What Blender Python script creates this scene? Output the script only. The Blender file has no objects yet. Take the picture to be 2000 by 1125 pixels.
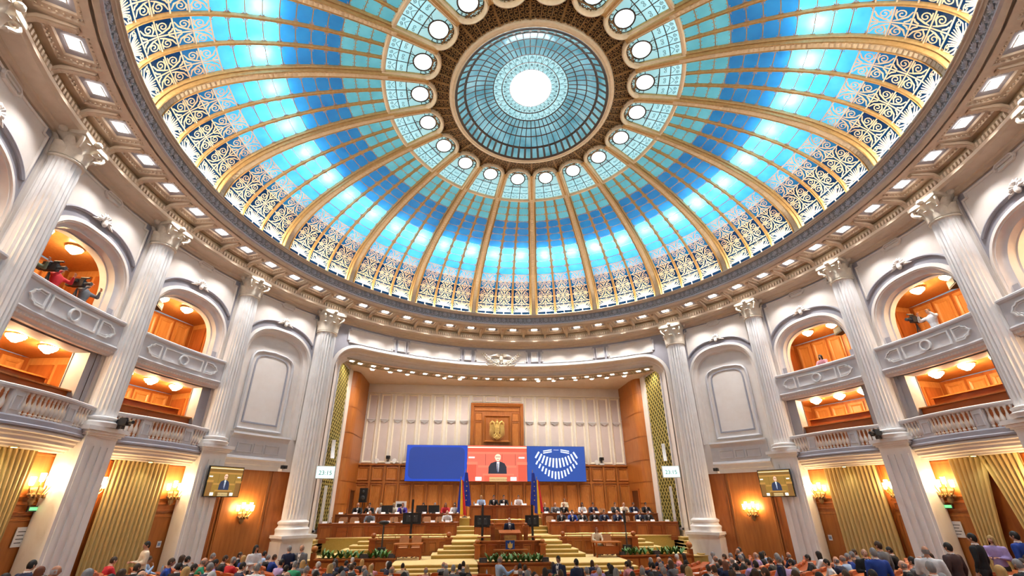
import bpy, bmesh, math, random
from mathutils import Vector, Matrix
from math import sin, cos, pi, radians, sqrt, atan2, hypot
random.seed(7)
SC = bpy.context.scene
COL = SC.collection
K = 7 / 6          # plan unit -> metre

# ------------------------------------------------------------------ camera, world, exposure
def setup_camera():
    yaw, pit, rol = radians(5.75), radians(23.53), radians(-0.12)
    fw = Vector((sin(yaw) * cos(pit), cos(yaw) * cos(pit), sin(pit)))
    r = Vector((cos(yaw), -sin(yaw), 0)); u = r.cross(fw)
    R2 = r * cos(rol) + u * sin(rol); U2 = -r * sin(rol) + u * cos(rol)
    m = Matrix((R2, U2, -fw)).transposed().to_4x4()
    m.translation = Vector((-2.28, -12.534, 3.1)) * K
    cd = bpy.data.cameras.new('camera'); co = bpy.data.objects.new('camera', cd); COL.objects.link(co)
    co.matrix_world = m
    cd.sensor_width = 36; cd.lens = 840 / 2000 * 36
    cd.shift_x = 10 / 2000; cd.shift_y = 57.5 / 2000
    cd.clip_start = 0.05; cd.clip_end = 200
    SC.camera = co
setup_camera()
wd = bpy.data.worlds.new('world'); SC.world = wd; wd.use_nodes = True
wd.node_tree.nodes['Background'].inputs[0].default_value = (0.75, 0.88, 1.0, 1)
wd.node_tree.nodes['Background'].inputs[1].default_value = 0.35
vs = SC.view_settings
vs.view_transform = 'Standard'; vs.look = 'None'; vs.gamma = 1; vs.use_curve_mapping = False
vs.exposure = 0.14
SC.cycles.max_bounces = 4; SC.cycles.diffuse_bounces = 3; SC.cycles.glossy_bounces = 2
SC.cycles.use_adaptive_sampling = True; SC.cycles.adaptive_threshold = .12; SC.cycles.adaptive_min_samples = 16
SC.cycles.transmission_bounces = 3; SC.cycles.transparent_max_bounces = 4
SC.cycles.caustics_reflective = False; SC.cycles.caustics_refractive = False
SC.cycles.use_denoising = True
SC.cycles.sample_clamp_indirect = 6
COVE = 190.0; DOMELAMP = 110.0; COFFER = 12.0; COFSPOT = 540.0; STAGE = 12.0; STSPOT = 150.0; SCONCE = 55.0; BOXLAMP = 105.0; PANE = 0.42; LANTERN = 1.0

# ------------------------------------------------------------------ materials (all procedural)
MATS = {}
def _ramp(nt, fac, c1, c2, p1=0.3, p2=0.7):
    r = nt.nodes.new('ShaderNodeValToRGB')
    r.color_ramp.elements[0].position = p1; r.color_ramp.elements[1].position = p2
    r.color_ramp.elements[0].color = (*c1, 1); r.color_ramp.elements[1].color = (*c2, 1)
    nt.links.new(fac, r.inputs[0]); return r.outputs[0]
def mat(name, c1, c2=None, scale=6, rough=.55, metal=0, bump=0, kind='noise', stretch=(1, 1, 1), spec=.4, p=(.3, .7), coat=0, detail=4):
    if name in MATS: return MATS[name]
    m = bpy.data.materials.new(name); m.use_nodes = True; nt = m.node_tree
    b = nt.nodes['Principled BSDF']; MATS[name] = m
    c2 = c2 or tuple(x * .86 for x in c1)
    tc = nt.nodes.new('ShaderNodeTexCoord'); mp = nt.nodes.new('ShaderNodeMapping')
    mp.inputs['Scale'].default_value = stretch
    nt.links.new(tc.outputs['Object'], mp.inputs[0])
    if kind == 'wave':
        t = nt.nodes.new('ShaderNodeTexWave'); t.inputs['Scale'].default_value = scale
        t.inputs['Distortion'].default_value = 9; t.inputs['Detail'].default_value = 4; t.inputs['Detail Scale'].default_value = 1.6
    elif kind == 'check':
        t = nt.nodes.new('ShaderNodeTexChecker'); t.inputs['Scale'].default_value = scale
    else:
        t = nt.nodes.new('ShaderNodeTexNoise'); t.inputs['Scale'].default_value = scale; t.inputs['Detail'].default_value = detail
        if kind == 'marble': t.inputs['Distortion'].default_value = 2.2
    nt.links.new(mp.outputs[0], t.inputs[0])
    fac = t.outputs[1] if kind == 'check' else t.outputs[0]
    nt.links.new(_ramp(nt, fac, c1, c2, *p), b.inputs['Base Color'])
    b.inputs['Roughness'].default_value = rough; b.inputs['Metallic'].default_value = metal
    b.inputs['Specular IOR Level'].default_value = spec
    if coat: b.inputs['Coat Weight'].default_value = coat; b.inputs['Coat Roughness'].default_value = .15
    if bump:
        bp = nt.nodes.new('ShaderNodeBump'); bp.inputs['Strength'].default_value = bump; bp.inputs['Distance'].default_value = .02
        nt.links.new(fac, bp.inputs['Height']); nt.links.new(bp.outputs[0], b.inputs['Normal'])
    return m
def emi(name, col, s, c2=None):
    """something that gives light: a lamp glass or a lit screen"""
    if name in MATS: return MATS[name]
    m = bpy.data.materials.new(name); m.use_nodes = True; nt = m.node_tree; MATS[name] = m
    b = nt.nodes['Principled BSDF']; b.inputs['Base Color'].default_value = (*[c * .5 for c in col], 1)
    b.inputs['Roughness'].default_value = .4
    if c2:
        tc = nt.nodes.new('ShaderNodeTexCoord'); t = nt.nodes.new('ShaderNodeTexNoise'); t.inputs['Scale'].default_value = 3
        nt.links.new(tc.outputs['Object'], t.inputs[0]); nt.links.new(_ramp(nt, t.outputs[0], col, c2), b.inputs['Emission Color'])
    else: b.inputs['Emission Color'].default_value = (*col, 1)
    b.inputs['Emission Strength'].default_value = s
    if s < 3: m.cycles.emission_sampling = 'NONE'
    return m
def glass(name, c1, c2, e, tr=.75):
    """cloudy stained glass of the dome, daylight behind it: translucent and itself a lit window"""
    m = bpy.data.materials.new(name); m.use_nodes = True; nt = m.node_tree; MATS[name] = m
    for n in list(nt.nodes): nt.nodes.remove(n)
    out = nt.nodes.new('ShaderNodeOutputMaterial')
    g = nt.nodes.new('ShaderNodeNewGeometry'); t = nt.nodes.new('ShaderNodeTexNoise')
    t.inputs['Scale'].default_value = 1.1; t.inputs['Detail'].default_value = 3
    nt.links.new(g.outputs['Position'], t.inputs[0])
    c = _ramp(nt, t.outputs[0], c1, c2)
    tl = nt.nodes.new('ShaderNodeBsdfTranslucent'); nt.links.new(c, tl.inputs[0])
    gl = nt.nodes.new('ShaderNodeBsdfGlossy'); gl.inputs[0].default_value = (.8, .9, 1, 1); gl.inputs[1].default_value = .12
    em = nt.nodes.new('ShaderNodeEmission'); nt.links.new(c, em.inputs[0]); em.inputs[1].default_value = e
    mx = nt.nodes.new('ShaderNodeMixShader'); mx.inputs[0].default_value = .05
    nt.links.new(tl.outputs[0], mx.inputs[1]); nt.links.new(gl.outputs[0], mx.inputs[2])
    ad = nt.nodes.new('ShaderNodeAddShader'); nt.links.new(mx.outputs[0], ad.inputs[0]); nt.links.new(em.outputs[0], ad.inputs[1])
    nt.links.new(ad.outputs[0], out.inputs[0])
    m.cycles.emission_sampling = 'NONE'
    return m
cream = mat('cream_plaster', (.80, .74, .69), (.76, .69, .63), 2.5, .6)
grey = mat('grey_lilac_plaster', (.38, .37, .41), (.345, .335, .375), 3, .6)
pale = mat('pale_grey_plaster', (.66, .64, .65), (.60, .58, .59), 3, .55)
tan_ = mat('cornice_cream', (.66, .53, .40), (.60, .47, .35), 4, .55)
tand = mat('cornice_dark_tan', (.42, .33, .22), (.36, .28, .18), 5, .6)  # darker tan for the dentil backing and stage coffer frames
marble = mat('white_marble', (.87, .85, .83), (.76, .72, .69), 1.1, .32, kind='marble', stretch=(1, 1, .45), p=(.45, .75), detail=7)
wood = mat('honey_wood', (.47, .16, .034), (.36, .112, .021), 3.2, .36, kind='noise', stretch=(3.5, 3.5, .35), spec=.45, p=(.3, .72), detail=6)
woodb = mat('box_wood', (.60, .28, .085), (.50, .21, .055), 3.2, .36, stretch=(3.5, 3.5, .35), spec=.45, detail=6)
woodd = mat('red_brown_wood', (.42, .125, .026), (.30, .08, .016), 3, .34, stretch=(2.5, 2.5, .5), spec=.45, detail=6)
woodp = mat('figured_wood_panel', (.56, .21, .048), (.43, .14, .027), 2.2, .36, kind='marble', stretch=(2, 2, .6), detail=6)
woodh = mat('desk_wood', (.33, .08, .015), (.24, .055, .010), 2.6, .3, stretch=(.7, 2.5, 2.5), detail=6)
gold = mat('gilded_moulding', (.62, .40, .17), (.52, .32, .12), 9, .38, .35)
goldp = mat('pale_gold_moulding', (.84, .70, .50), (.77, .61, .40), 7, .45, .1)
emblemgold = mat('polished_gold', (.95, .70, .26), (.85, .56, .15), 12, .3, .45)
bronze = mat('bronze_lattice', (.035, .022, .012), (.02, .013, .008), 14, .5, .2)
bronzeg = mat('bronze_gold_bar', (.34, .20, .08), (.25, .14, .055), 8, .45, .25)
iron = mat('dark_glazing_bar', (.09, .07, .06), (.06, .05, .045), 8, .5, .2)
fabric = mat('olive_gold_fabric', (.085, .075, .014), (.06, .05, .01), 22, .8, bump=.3)
curtain = mat('gold_curtain', (.66, .48, .20), (.56, .40, .155), 5, .7, stretch=(6, 6, .5))
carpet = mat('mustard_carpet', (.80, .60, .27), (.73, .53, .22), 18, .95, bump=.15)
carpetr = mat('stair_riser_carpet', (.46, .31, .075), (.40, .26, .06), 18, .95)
black = mat('black_plastic', (.012, .012, .014), (.02, .02, .022), 8, .45)
dgrey = mat('dark_grey_metal', (.05, .05, .055), (.08, .08, .085), 8, .45, .3)
brass = mat('brass_rail', (.80, .56, .20), (.66, .44, .13), 12, .25, .7)
leather = mat('orange_brown_leather', (.42, .088, .017), (.33, .065, .012), 8, .38, bump=.1)
tanlea = mat('tan_leather', (.56, .27, .12), (.48, .22, .095), 8, .45)
white = mat('white_paint', (.82, .81, .80), (.76, .75, .74), 6, .5)
paper = mat('white_paper', (.86, .86, .88), (.8, .8, .83), 10, .7)
gT = glass('teal_glass', (.13, .50, .56), (.20, .62, .66), PANE)
gB = glass('blue_glass', (.018, .19, .46), (.03, .27, .55), PANE)
gA = glass('lamplit_azure_glass', (.05, .42, .86), (.10, .56, .92), PANE * 1.9)  # stronger emission paints in the backlamps' downward light on the lower rows
gN = glass('navy_glass', (.008, .045, .13), (.02, .11, .30), PANE * .5)
gM = glass('mint_glass', (.42, .80, .84), (.55, .90, .92), PANE * 1.7)
gW = glass('milk_glass', (.93, .97, .97), (.97, 1, 1), 1.6)
gL = glass('lantern_glass', (.10, .36, .44), (.45, .80, .85), LANTERN * .4)
lamp_white = emi('coffer_lamp_glow', (1, .95, .87), COFFER)
lamp_stage = emi('stage_lamp_glow', (1, .94, .84), STAGE)
lamp_warm = emi('sconce_glow', (1, .72, .38), SCONCE)
lamp_box = emi('box_lamp_glow', (1, .68, .34), BOXLAMP)

# ------------------------------------------------------------------ mesh helpers
class MB:
    def __init__(s): s.v = []; s.f = []; s.mi = []; s.m = 0
    def add(s, vs, fs):
        o = len(s.v); s.v += [tuple(p) for p in vs]
        for f in fs: s.f.append(tuple(i + o for i in f)); s.mi.append(s.m)
        return s
    def box(s, x0, x1, y0, y1, z0, z1, n=1):
        """axis-aligned box, cut into n along x so that it can be bent"""
        vs = []
        for i in range(n + 1):
            x = x0 + (x1 - x0) * i / n
            vs += [(x, y0, z0), (x, y1, z0), (x, y1, z1), (x, y0, z1)]
        fs = [(0, 1, 2, 3), (4 * n + 3, 4 * n + 2, 4 * n + 1, 4 * n)]
        for i in range(n):
            a = 4 * i
            for j in range(4): b = (j + 1) % 4; fs.append((a + j, a + 4 + j, a + 4 + b, a + b))
        return s.add(vs, fs)
    def grid(s, fn, nu, nv, cu=False, cv=False):
        vs = [fn(i / nu, j / nv) for i in range(nu + (not cu)) for j in range(nv + (not cv))]
        W = nv + (not cv); H = nu + (not cu); fs = []
        for i in range(nu):
            for j in range(nv):
                a = i * W + j; b = ((i + 1) % H) * W + j; c = ((i + 1) % H) * W + (j + 1) % W; d = i * W + (j + 1) % W
                fs.append((a, b, c, d))
        return s.add(vs, fs)
    def rev(s, prof, a0, a1, n, close=False):
        """profile of (radius, z) swept round the hall axis between two azimuths (degrees, clockwise from the stage)"""
        full = abs(a1 - a0 - 360) < 1e-6; P = prof
        def fn(u, v):
            a = radians(a0 + (a1 - a0) * u); k = int(round(v * (len(P) if close else len(P) - 1)))
            r, z = P[k % len(P)]; return (r * sin(a), r * cos(a), z)
        return s.grid(fn, n, len(P) if close else len(P) - 1, full, close)
    def lathe(s, prof, n=16, c=(0, 0, 0), ax='z'):
        P = prof
        def fn(u, v):
            a = 2 * pi * u; r, h = P[int(round(v * (len(P) - 1)))]
            p = (r * cos(a), r * sin(a), h)
            if ax == 'y': p = (p[0], p[2], p[1])
            if ax == 'x': p = (p[2], p[0], p[1])
            return (p[0] + c[0], p[1] + c[1], p[2] + c[2])
        return s.grid(fn, n, len(P) - 1, True)
    def tube(s, pts, r, n=6, cap=True):
        pts = [Vector(p) for p in pts]; m = len(pts)
        rr = r if isinstance(r, (list, tuple)) else [r] * m
        vs = []; nrm = None
        for i, p in enumerate(pts):
            t = (pts[min(i + 1, m - 1)] - pts[max(i - 1, 0)]).normalized()
            if nrm is None:
                nrm = t.orthogonal().normalized()
            nrm = (nrm - t * nrm.dot(t)); nrm = nrm.normalized() if nrm.length > 1e-6 else t.orthogonal().normalized()
            bn = t.cross(nrm)
            for k in range(n):
                a = 2 * pi * k / n; vs.append(p + (nrm * cos(a) + bn * sin(a)) * rr[i])
        fs = [(i * n + k, i * n + (k + 1) % n, (i + 1) * n + (k + 1) % n, (i + 1) * n + k) for i in range(m - 1) for k in range(n)]
        if cap: fs += [tuple(range(n))[::-1], tuple((m - 1) * n + k for k in range(n))]
        return s.add(vs, fs)
    def prism(s, poly, d0, d1, axis='y'):
        """polygon (x, z) extruded from y=d0 to y=d1"""
        n = len(poly)
        vs = [(x, d0, z) for x, z in poly] + [(x, d1, z) for x, z in poly]
        fs = [tuple(range(n)), tuple(range(2 * n - 1, n - 1, -1))] + [(i, i + n, (i + 1) % n + n, (i + 1) % n) for i in range(n)]
        if axis == 'z': vs = [(x, z, y) for x, y, z in vs]
        return s.add(vs, fs)
    def sweep(s, path, prof, closed=False):
        """cross-section of (offset to the left of the path, y) carried along a path of (x, z)"""
        n = len(path); fr = []
        for i in range(n):
            a = path[(i - 1) % n] if closed or i else path[i]; b = path[(i + 1) % n] if closed or i < n - 1 else path[i]
            p = path[i]
            def nv(u, w):
                dx, dz = w[0] - u[0], w[1] - u[1]; l = hypot(dx, dz) or 1; return (-dz / l, dx / l)
            n1 = nv(a, p) if a != p else nv(p, b); n2 = nv(p, b) if b != p else n1
            mx, mz = n1[0] + n2[0], n1[1] + n2[1]; q = (mx * mx + mz * mz) or 1
            fr.append((2 * mx / q if q > .3 else n1[0], 2 * mz / q if q > .3 else n1[1]))
        m = len(prof)
        vs = [(path[i][0] + fr[i][0] * o, y, path[i][1] + fr[i][1] * o) for i in range(n) for o, y in prof]
        fs = []
        for i in range(n if closed else n - 1):
            j = (i + 1) % n
            for k in range(m - 1): fs.append((i * m + k, i * m + k + 1, j * m + k + 1, j * m + k))
        return s.add(vs, fs)
    def strip(s, xs, zb, zt, y, nz=1):
        """sheet between two curves zb(x), zt(x) at depth y"""
        vs = [(x, y, zb(x) + (zt(x) - zb(x)) * j / nz) for x in xs for j in range(nz + 1)]
        fs = [(i * (nz + 1) + j, (i + 1) * (nz + 1) + j, (i + 1) * (nz + 1) + j + 1, i * (nz + 1) + j + 1) for i in range(len(xs) - 1) for j in range(nz)]
        return s.add(vs, fs)
    def ball(s, c, r, n=10, m=7, sq=(1, 1, 1)):
        return s.grid(lambda u, v: (c[0] + r * sq[0] * sin(pi * v) * cos(2 * pi * u), c[1] + r * sq[1] * sin(pi * v) * sin(2 * pi * u), c[2] - r * sq[2] * cos(pi * v)), n, m, True)
    def map(s, fn): s.v = [tuple(fn(*p)) for p in s.v]; return s
    def bend(s, R):
        """flat (x along the wall, y out of the wall towards the hall, z) -> round wall of radius R, facing the axis"""
        return s.map(lambda x, y, z: ((R - y) * sin(x / R), (R - y) * cos(x / R), z))
    def rot(s, a, c=(0, 0)):
        ca, sa = cos(a), sin(a)
        return s.map(lambda x, y, z: (c[0] + (x - c[0]) * ca - (y - c[1]) * sa, c[1] + (x - c[0]) * sa + (y - c[1]) * ca, z))
    def move(s, x, y, z): return s.map(lambda a, b, c: (a + x, b + y, c + z))
    def mesh(s, name, mats, smooth=False):
        me = bpy.data.meshes.new(name)
        me.from_pydata([(x * K, y * K, z * K) for x, y, z in s.v], [], s.f)
        for m in (mats if isinstance(mats, (list, tuple)) else [mats]): me.materials.append(m)
        if any(s.mi): me.polygons.foreach_set('material_index', s.mi)
        bm = bmesh.new(); bm.from_mesh(me)
        bmesh.ops.remove_doubles(bm, verts=bm.verts, dist=1e-5)
        bmesh.ops.recalc_face_normals(bm, faces=bm.faces); bm.to_mesh(me); bm.free()
        if smooth:
            me.polygons.foreach_set('use_smooth', [True] * len(me.polygons))
            try: me.set_sharp_from_angle(angle=radians(38))
            except Exception: pass
        me.update()
        return me
    def build(s, name, mats, parent=None, smooth=False): return link(s.mesh(name, mats, smooth), name, parent)
def link(me, name, parent=None, loc=(0, 0, 0), rz=0):
    o = bpy.data.objects.new(name, me); COL.objects.link(o)
    o.location = Vector(loc) * K
    if rz: o.rotation_euler.z = rz
    if parent: o.parent = parent
    return o
def tag(o, label, cat, group=None, kind=None):
    o['label'] = label; o['category'] = cat
    if group: o['group'] = group
    if kind: o['kind'] = kind
    return o
def thing(name, label, cat, loc=(0, 0, 0), rz=0, group=None, kind=None):
    return tag(link(None, name, None, loc, rz), label, cat, group, kind)
def spot(par, loc, energy, angle, blend, col, aim=(0, 0, -1), size=.1):
    ld = bpy.data.lights.new('lamp_beam', 'SPOT'); ld.energy = energy; ld.color = col; ld.spot_size = radians(angle); ld.spot_blend = blend; ld.shadow_soft_size = size
    o = link(ld, 'lamp_beam', par, loc); o.rotation_euler = Vector(aim).to_track_quat('-Z', 'Y').to_euler(); return o
def pol(R, a, z=0): a = radians(a); return (R * sin(a), R * cos(a), z)
def seg(a, b, n): return [a + (b - a) * i / n for i in range(n + 1)]
ORD = ['zeroth', 'first', 'second', 'third', 'fourth', 'fifth', 'sixth', 'seventh', 'eighth', 'ninth', 'tenth', 'eleventh', 'twelfth', 'thirteenth',
       'fourteenth', 'fifteenth', 'sixteenth', 'seventeenth', 'eighteenth', 'nineteenth', 'twentieth', 'twenty-first', 'twenty-second', 'twenty-third',
       'twenty-fourth', 'twenty-fifth', 'twenty-sixth', 'twenty-seventh', 'twenty-eighth', 'twenty-ninth', 'thirtieth']
def arc2(cx, cz, r, a0, a1, n, rz=None):
    rz = rz or r
    return [(cx + r * cos(radians(a0 + (a1 - a0) * i / n)), cz + rz * sin(radians(a0 + (a1 - a0) * i / n))) for i in range(n + 1)]
def dense(path, step=.3, closed=False):
    out = []; n = len(path)
    for i in range(n if closed else n - 1):
        a, b = path[i], path[(i + 1) % n]; k = max(1, int(hypot(b[0] - a[0], b[1] - a[1]) / step))
        out += [(a[0] + (b[0] - a[0]) * j / k, a[1] + (b[1] - a[1]) * j / k) for j in range(k)]
    return out if closed else out + [path[-1]]
def spiral(cx, cz, r0, r1, a0, turns, n=12):
    return [(cx + (r0 + (r1 - r0) * i / n) * cos(a0 + turns * 2 * pi * i / n), cz + (r0 + (r1 - r0) * i / n) * sin(a0 + turns * 2 * pi * i / n)) for i in range(n + 1)]
def ribbon(mb, path, w, y, taper=False):
    """flat band along (x, z) path"""
    n = len(path); vs = []
    for i in range(n):
        a = path[max(i - 1, 0)]; b = path[min(i + 1, n - 1)]; dx, dz = b[0] - a[0], b[1] - a[1]; l = hypot(dx, dz) or 1
        h = w * .5 * (1 if not taper else .35 + .65 * sin(pi * min(1, (i + .5) / n)))
        vs += [(path[i][0] - dz / l * h, y, path[i][1] + dx / l * h), (path[i][0] + dz / l * h, y, path[i][1] - dx / l * h)]
    mb.add(vs, [(2 * i, 2 * i + 2, 2 * i + 3, 2 * i + 1) for i in range(n - 1)])

def tx(par, text, loc, size, m, name='lettering', rx=pi / 2, rz=0):
    """flat lettering standing upright, facing -y, centred on loc"""
    cu = bpy.data.curves.new(name, 'FONT'); cu.body = text; cu.size = size * K; cu.align_x = 'CENTER'
    ob = bpy.data.objects.new('tmp_text', cu); COL.objects.link(ob)
    me = bpy.data.meshes.new_from_object(ob.evaluated_get(bpy.context.evaluated_depsgraph_get()))
    bpy.data.objects.remove(ob); bpy.data.curves.remove(cu)
    me.name = name; me.materials.clear(); me.materials.append(m)
    o = link(me, name, par, loc); o.rotation_euler = (rx, 0, rz); return o
# ================================================================== THE DOME
DA, DB, DZ = 12.3, 4.55, 14.04
_T = [i * 1.45 / 2000 for i in range(2001)]; _Q = [0.0]
for i in range(2000):
    _Q.append(_Q[-1] + hypot(DA * (cos(_T[i + 1]) - cos(_T[i])), DB * (sin(_T[i + 1]) - sin(_T[i]))))
def q2t(q):
    if q <= 0: return q / DB
    lo, hi = 0, 2000
    while hi - lo > 1:
        m = (lo + hi) // 2
        if _Q[m] <= q: lo = m
        else: hi = m
    return _T[lo] + (_T[hi] - _T[lo]) * (q - _Q[lo]) / (_Q[hi] - _Q[lo])
_rc = {}
def rq(q):
    k = round(q, 4)
    if k not in _rc: _rc[k] = DA * cos(q2t(q))
    return _rc[k]
def dome(x, d, q):
    """x metres across the bay, d metres below the glass, q metres up the curve"""
    t = q2t(q); r = DA * cos(t); z = DZ + DB * sin(t)
    nx, nz = cos(t) / DA, sin(t) / DB; l = hypot(nx, nz)
    a = x / r; rr = r - d * nx / l
    return (rr * sin(a), rr * cos(a), z - d * nz / l)
def clearw(q): return rq(q) * radians(9) - .25 * (.5 + .5 * rq(q) / 12)
OR = [.30, .79, 1.28, 1.77, 2.27, 2.77]
PR = seg(2.77, 7.97, 11)
MW = lambda q: rq(q) * radians(9) - .2
QC = 9.42; RC = MW(QC)
def cellx(q, c, u):
    w = clearw(q); hr = .035 + .035 * rq(q) / 12
    x0 = -w + (c + 1) * 2 * w / 3 + (hr if c > -1 else 0); x1 = -w + (c + 2) * 2 * w / 3 - (hr if c < 1 else 0)
    return x0 + (x1 - x0) * u
def pane_mesh(q0, q1, c, u0, u1, m, d=0):
    mb = MB(); mb.grid(lambda u, v: (cellx(q0 + (q1 - q0) * v, c, u0 + (u1 - u0) * u), d, q0 + (q1 - q0) * v), 2, 1).map(dome)
    return mb.mesh('pane', m)
def paneM(i): return gA if i < 4 else gB if i < 8 else gT
PANES = []
for i in range(11):
    for c in (-1, 0, 1): PANES.append(pane_mesh(PR[i], PR[i + 1], c, 0, 1, paneM(i)))
qs0 = [0.02] + OR
for i in range(len(qs0) - 1):
    for c in (-1, 0, 1):
        if i == 0: PANES.append(pane_mesh(qs0[0], qs0[1], c, 0, 1, gN)); continue
        for h in (0, 1): PANES.append(pane_mesh(qs0[i], qs0[i + 1], c, h * .5, h * .5 + .5, gN if i < 4 else gB if i < 5 else gA))
# medallion window panes
MQ = [8.12, 8.5, 8.9]
MP = []
for i in range(2):
    for c in range(3):
        MP.append(MB().grid(lambda u, v: (-MW(MQ[i] + (MQ[i + 1] - MQ[i]) * v) * (1 - 2 * (c + u) / 3), .02, MQ[i] + (MQ[i + 1] - MQ[i]) * v), 2, 1).map(dome).mesh('pane', gM))
mb = MB()
top = [(-MW(8.9), 8.9)] + [(-MW(q), q) for q in seg(9.0, QC, 4)] + arc2(0, QC, RC, 180, 0, 14)[1:] + [(MW(q), q) for q in seg(QC, 9.0, 4)][1:] + [(MW(8.9), 8.9)]
n = len(top); mb.add([(0, .02, 9.2)] + [(x, .02, q) for x, q in top], [(0, i + 1, i + 2) for i in range(n - 1)] + [(0, n, 1)]).map(dome)
MP.append(mb.mesh('arched_pane', gM))
mb = MB(); mb.add([(0, .05, QC)] + [(x, .05, q) for x, q in arc2(0, QC, .325, 0, 360, 24)[:-1]], [(0, i + 1, (i + 1) % 24 + 1) for i in range(24)]).map(dome)
MEDAL = mb.mesh('medallion_glass', gW)
# dark ironwork of the medallion window
mb = MB()
def bar(p, w, d): ribbon(mb, p, w, d)
for c in (1, 2): bar([(-MW(q) * (1 - 2 * c / 3), q) for q in (8.12, 8.3, 8.5, 8.7, 8.9)] + [(-MW(9.1) * (1 - 2 * c / 3) * .9, 9.12)], .035, .05)
for q in (8.5, 8.9): bar([(MW(q) * s, q) for s in seg(-1, 1, 6)], .035, .05)
bar(arc2(0, QC, .355, 0, 360, 28), .06, .06)
bar([(x * .99, q) for x, q in arc2(0, QC, RC - .01, 0, 180, 16)], .03, .05)
for a in (0, 90, 180, 45, 135): bar([(.36 * cos(radians(a)), QC + .36 * sin(radians(a))), ((RC) * cos(radians(a)), QC + RC * sin(radians(a)))], .03, .05)
for s in (-1, 1):
    bar([(s * .12, 9.1), (s * .3, 8.92)], .018, .05); bar([(s * .02, 9.07), (s * .14, 8.92)], .016, .05)
    for a in (25, 65, 115, 155):
        bar(spiral(s * .43 * cos(radians(a)), QC + .43 * sin(radians(a)), .045, .008, a, 1.3, 9), .014, .05)
    for c in (-1, 0, 1):
        x0 = c * MW(8.3) * 2 / 3
        bar(spiral(x0 + s * .085, 8.24, .07, .012, 0 if s > 0 else pi, 1.4 * s, 11), .02, .05)
        bar(spiral(x0 + s * .06, 8.7, .065, .012, 0 if s < 0 else pi, 1.2 * s, 9), .018, .05)
        bar([(x0, 8.33), (x0 + s * .1, 8.42), (x0 + s * .14, 8.48)], .018, .05)
MIRON = mb.map(dome).mesh('ironwork', iron)
# cream arched frame of the medallion window
path = [(-MW(q) - .02, q) for q in seg(7.98, QC, 7)] + [(x * 1.04, QC + (q - QC) * 1.04) for x, q in arc2(0, QC, RC, 180, 0, 18)[1:]] + [(MW(q) + .02, q) for q in seg(QC, 7.98, 7)][1:]
mb = MB(); mb.sweep(path, [(0, .02), (0, .12), (.05, .15), (.09, .22), (.13, .2), (.16, .1), (.16, -.05)]); ARCHF = mb.map(dome).mesh('arch_frame', goldp, True)
# gilded tracery: horizontal bars, curled corners
mb = MB()
for q in PR[:-1]:
    for c in (-1, 0, 1): ribbon(mb, [(cellx(q, c, u), q) for u in (0, .5, 1)], .03, .045)
for i in range(11):
    q0, q1 = PR[i], PR[i + 1]
    for c in (-1, 0, 1):
        for su in (0, 1):
            for sv in (0, 1):
                q = q0 + .02 if sv == 0 else q1 - .02; dq = 1 if sv == 0 else -1; dx = 1 if su == 0 else -1
                x = cellx(q, c, su); k = .045 + .05 * rq(q) / 12
                mb.add([(x, .035, q), (x + dx * k, .035, q + dq * k * .12), (x + dx * k * .72, .035, q + dq * k * .5), (x + dx * k * .35, .035, q + dq * k * .4), (x + dx * k * .5, .035, q + dq * k * .72), (x, .035, q + dq * k)], [(0, 1, 2, 3, 4, 5)])
                if i < 9: mb.add([(x + dx * k * 1.1, .035, q + dq * .01), (x + dx * k * 1.5, .035, q + dq * .03), (x + dx * k * 1.15, .035, q + dq * .06)], [(0, 1, 2)])
        if i > 7:   # star-shaped panes
            for s in (0, 1):
                for t in (.35, .65):
                    qq = q0 + (q1 - q0) * t; xx = cellx(qq, c, s); dx = 1 if s == 0 else -1
                    mb.add([(xx, .035, qq - .025), (xx + dx * .035, .035, qq), (xx, .035, qq + .025)], [(0, 1, 2)])
                    qe = q0 + .03 if s == 0 else q1 - .03; xe = cellx(qe, c, t); dq = 1 if s == 0 else -1
                    mb.add([(xe - .025, .035, qe), (xe, .035, qe + dq * .035), (xe + .025, .035, qe)], [(0, 1, 2)])
TRACE = mb.map(dome).mesh('glazing_tracery', gold)
# scrolled grille of the lower rows, one per light
def grille(c):
    mb = MB()
    def cell(u, v, i): q = OR[i - 1] + (OR[i] - OR[i - 1]) * v if i > 0 else .02 + .28 * v; return (cellx(q, c, u), q)
    def rib(pts, w, i, d=.07, taper=False): ribbon(mb, [cell(u, v, i) for u, v in pts], w, d, taper)
    for i in range(0, 6):
        rib([(u, 1) for u in seg(0, 1, 4)], .045, i)
        rib([(.5, 0), (.5, 1)], .045, i)
        if i == 0:
            rib([(0, .2), (1, .2)], .07, i); continue
        if i == 1:
            for k in range(-4, 5): rib([(.5 + k * .035, .1), (.5 + k * .06, .5), (.5 + k * .085, .85 - abs(k) * .03)], .045, i, .075, True)
            for s in (-1, 1):
                rib([(.5 + s * u, v) for u, v in spiral(.32, .68, .14, .03, -pi / 2, 1.3, 12)], .03, i, .07)
                rib([(.5 + s * .05, .08), (.5 + s * .25, .22), (.5 + s * .42, .45), (.5 + s * .46, .8)], .05, i, .07, True)
                rib([(.5 + s * .2, .1), (.5 + s * .35, .12), (.5 + s * .47, .3)], .05, i, .07, True)
            continue
        for h in (0, 1):
            s = 1 if h else -1; m = lambda u, v: (.5 + s * u * .5, v if i % 2 else 1 - v)
            rib([m(*p) for p in spiral(.55, .42, .30, .05, -2.2, 1.45, 16)], .036, i, .07)
            rib([m(.12, .08), m(.2, .35), m(.42, .75), m(.75, .92)], .055, i, .075, True)
            rib([m(.2, .3), m(.5, .12), m(.85, .12)], .05, i, .075, True)
            rib([m(.08, .62), m(.2, .85), m(.36, .93)], .055, i, .075, True)
    return mb.map(dome).mesh('scroll_grille', goldp)
GRILLE = [grille(c) for c in (-1, 0, 1)]
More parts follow.
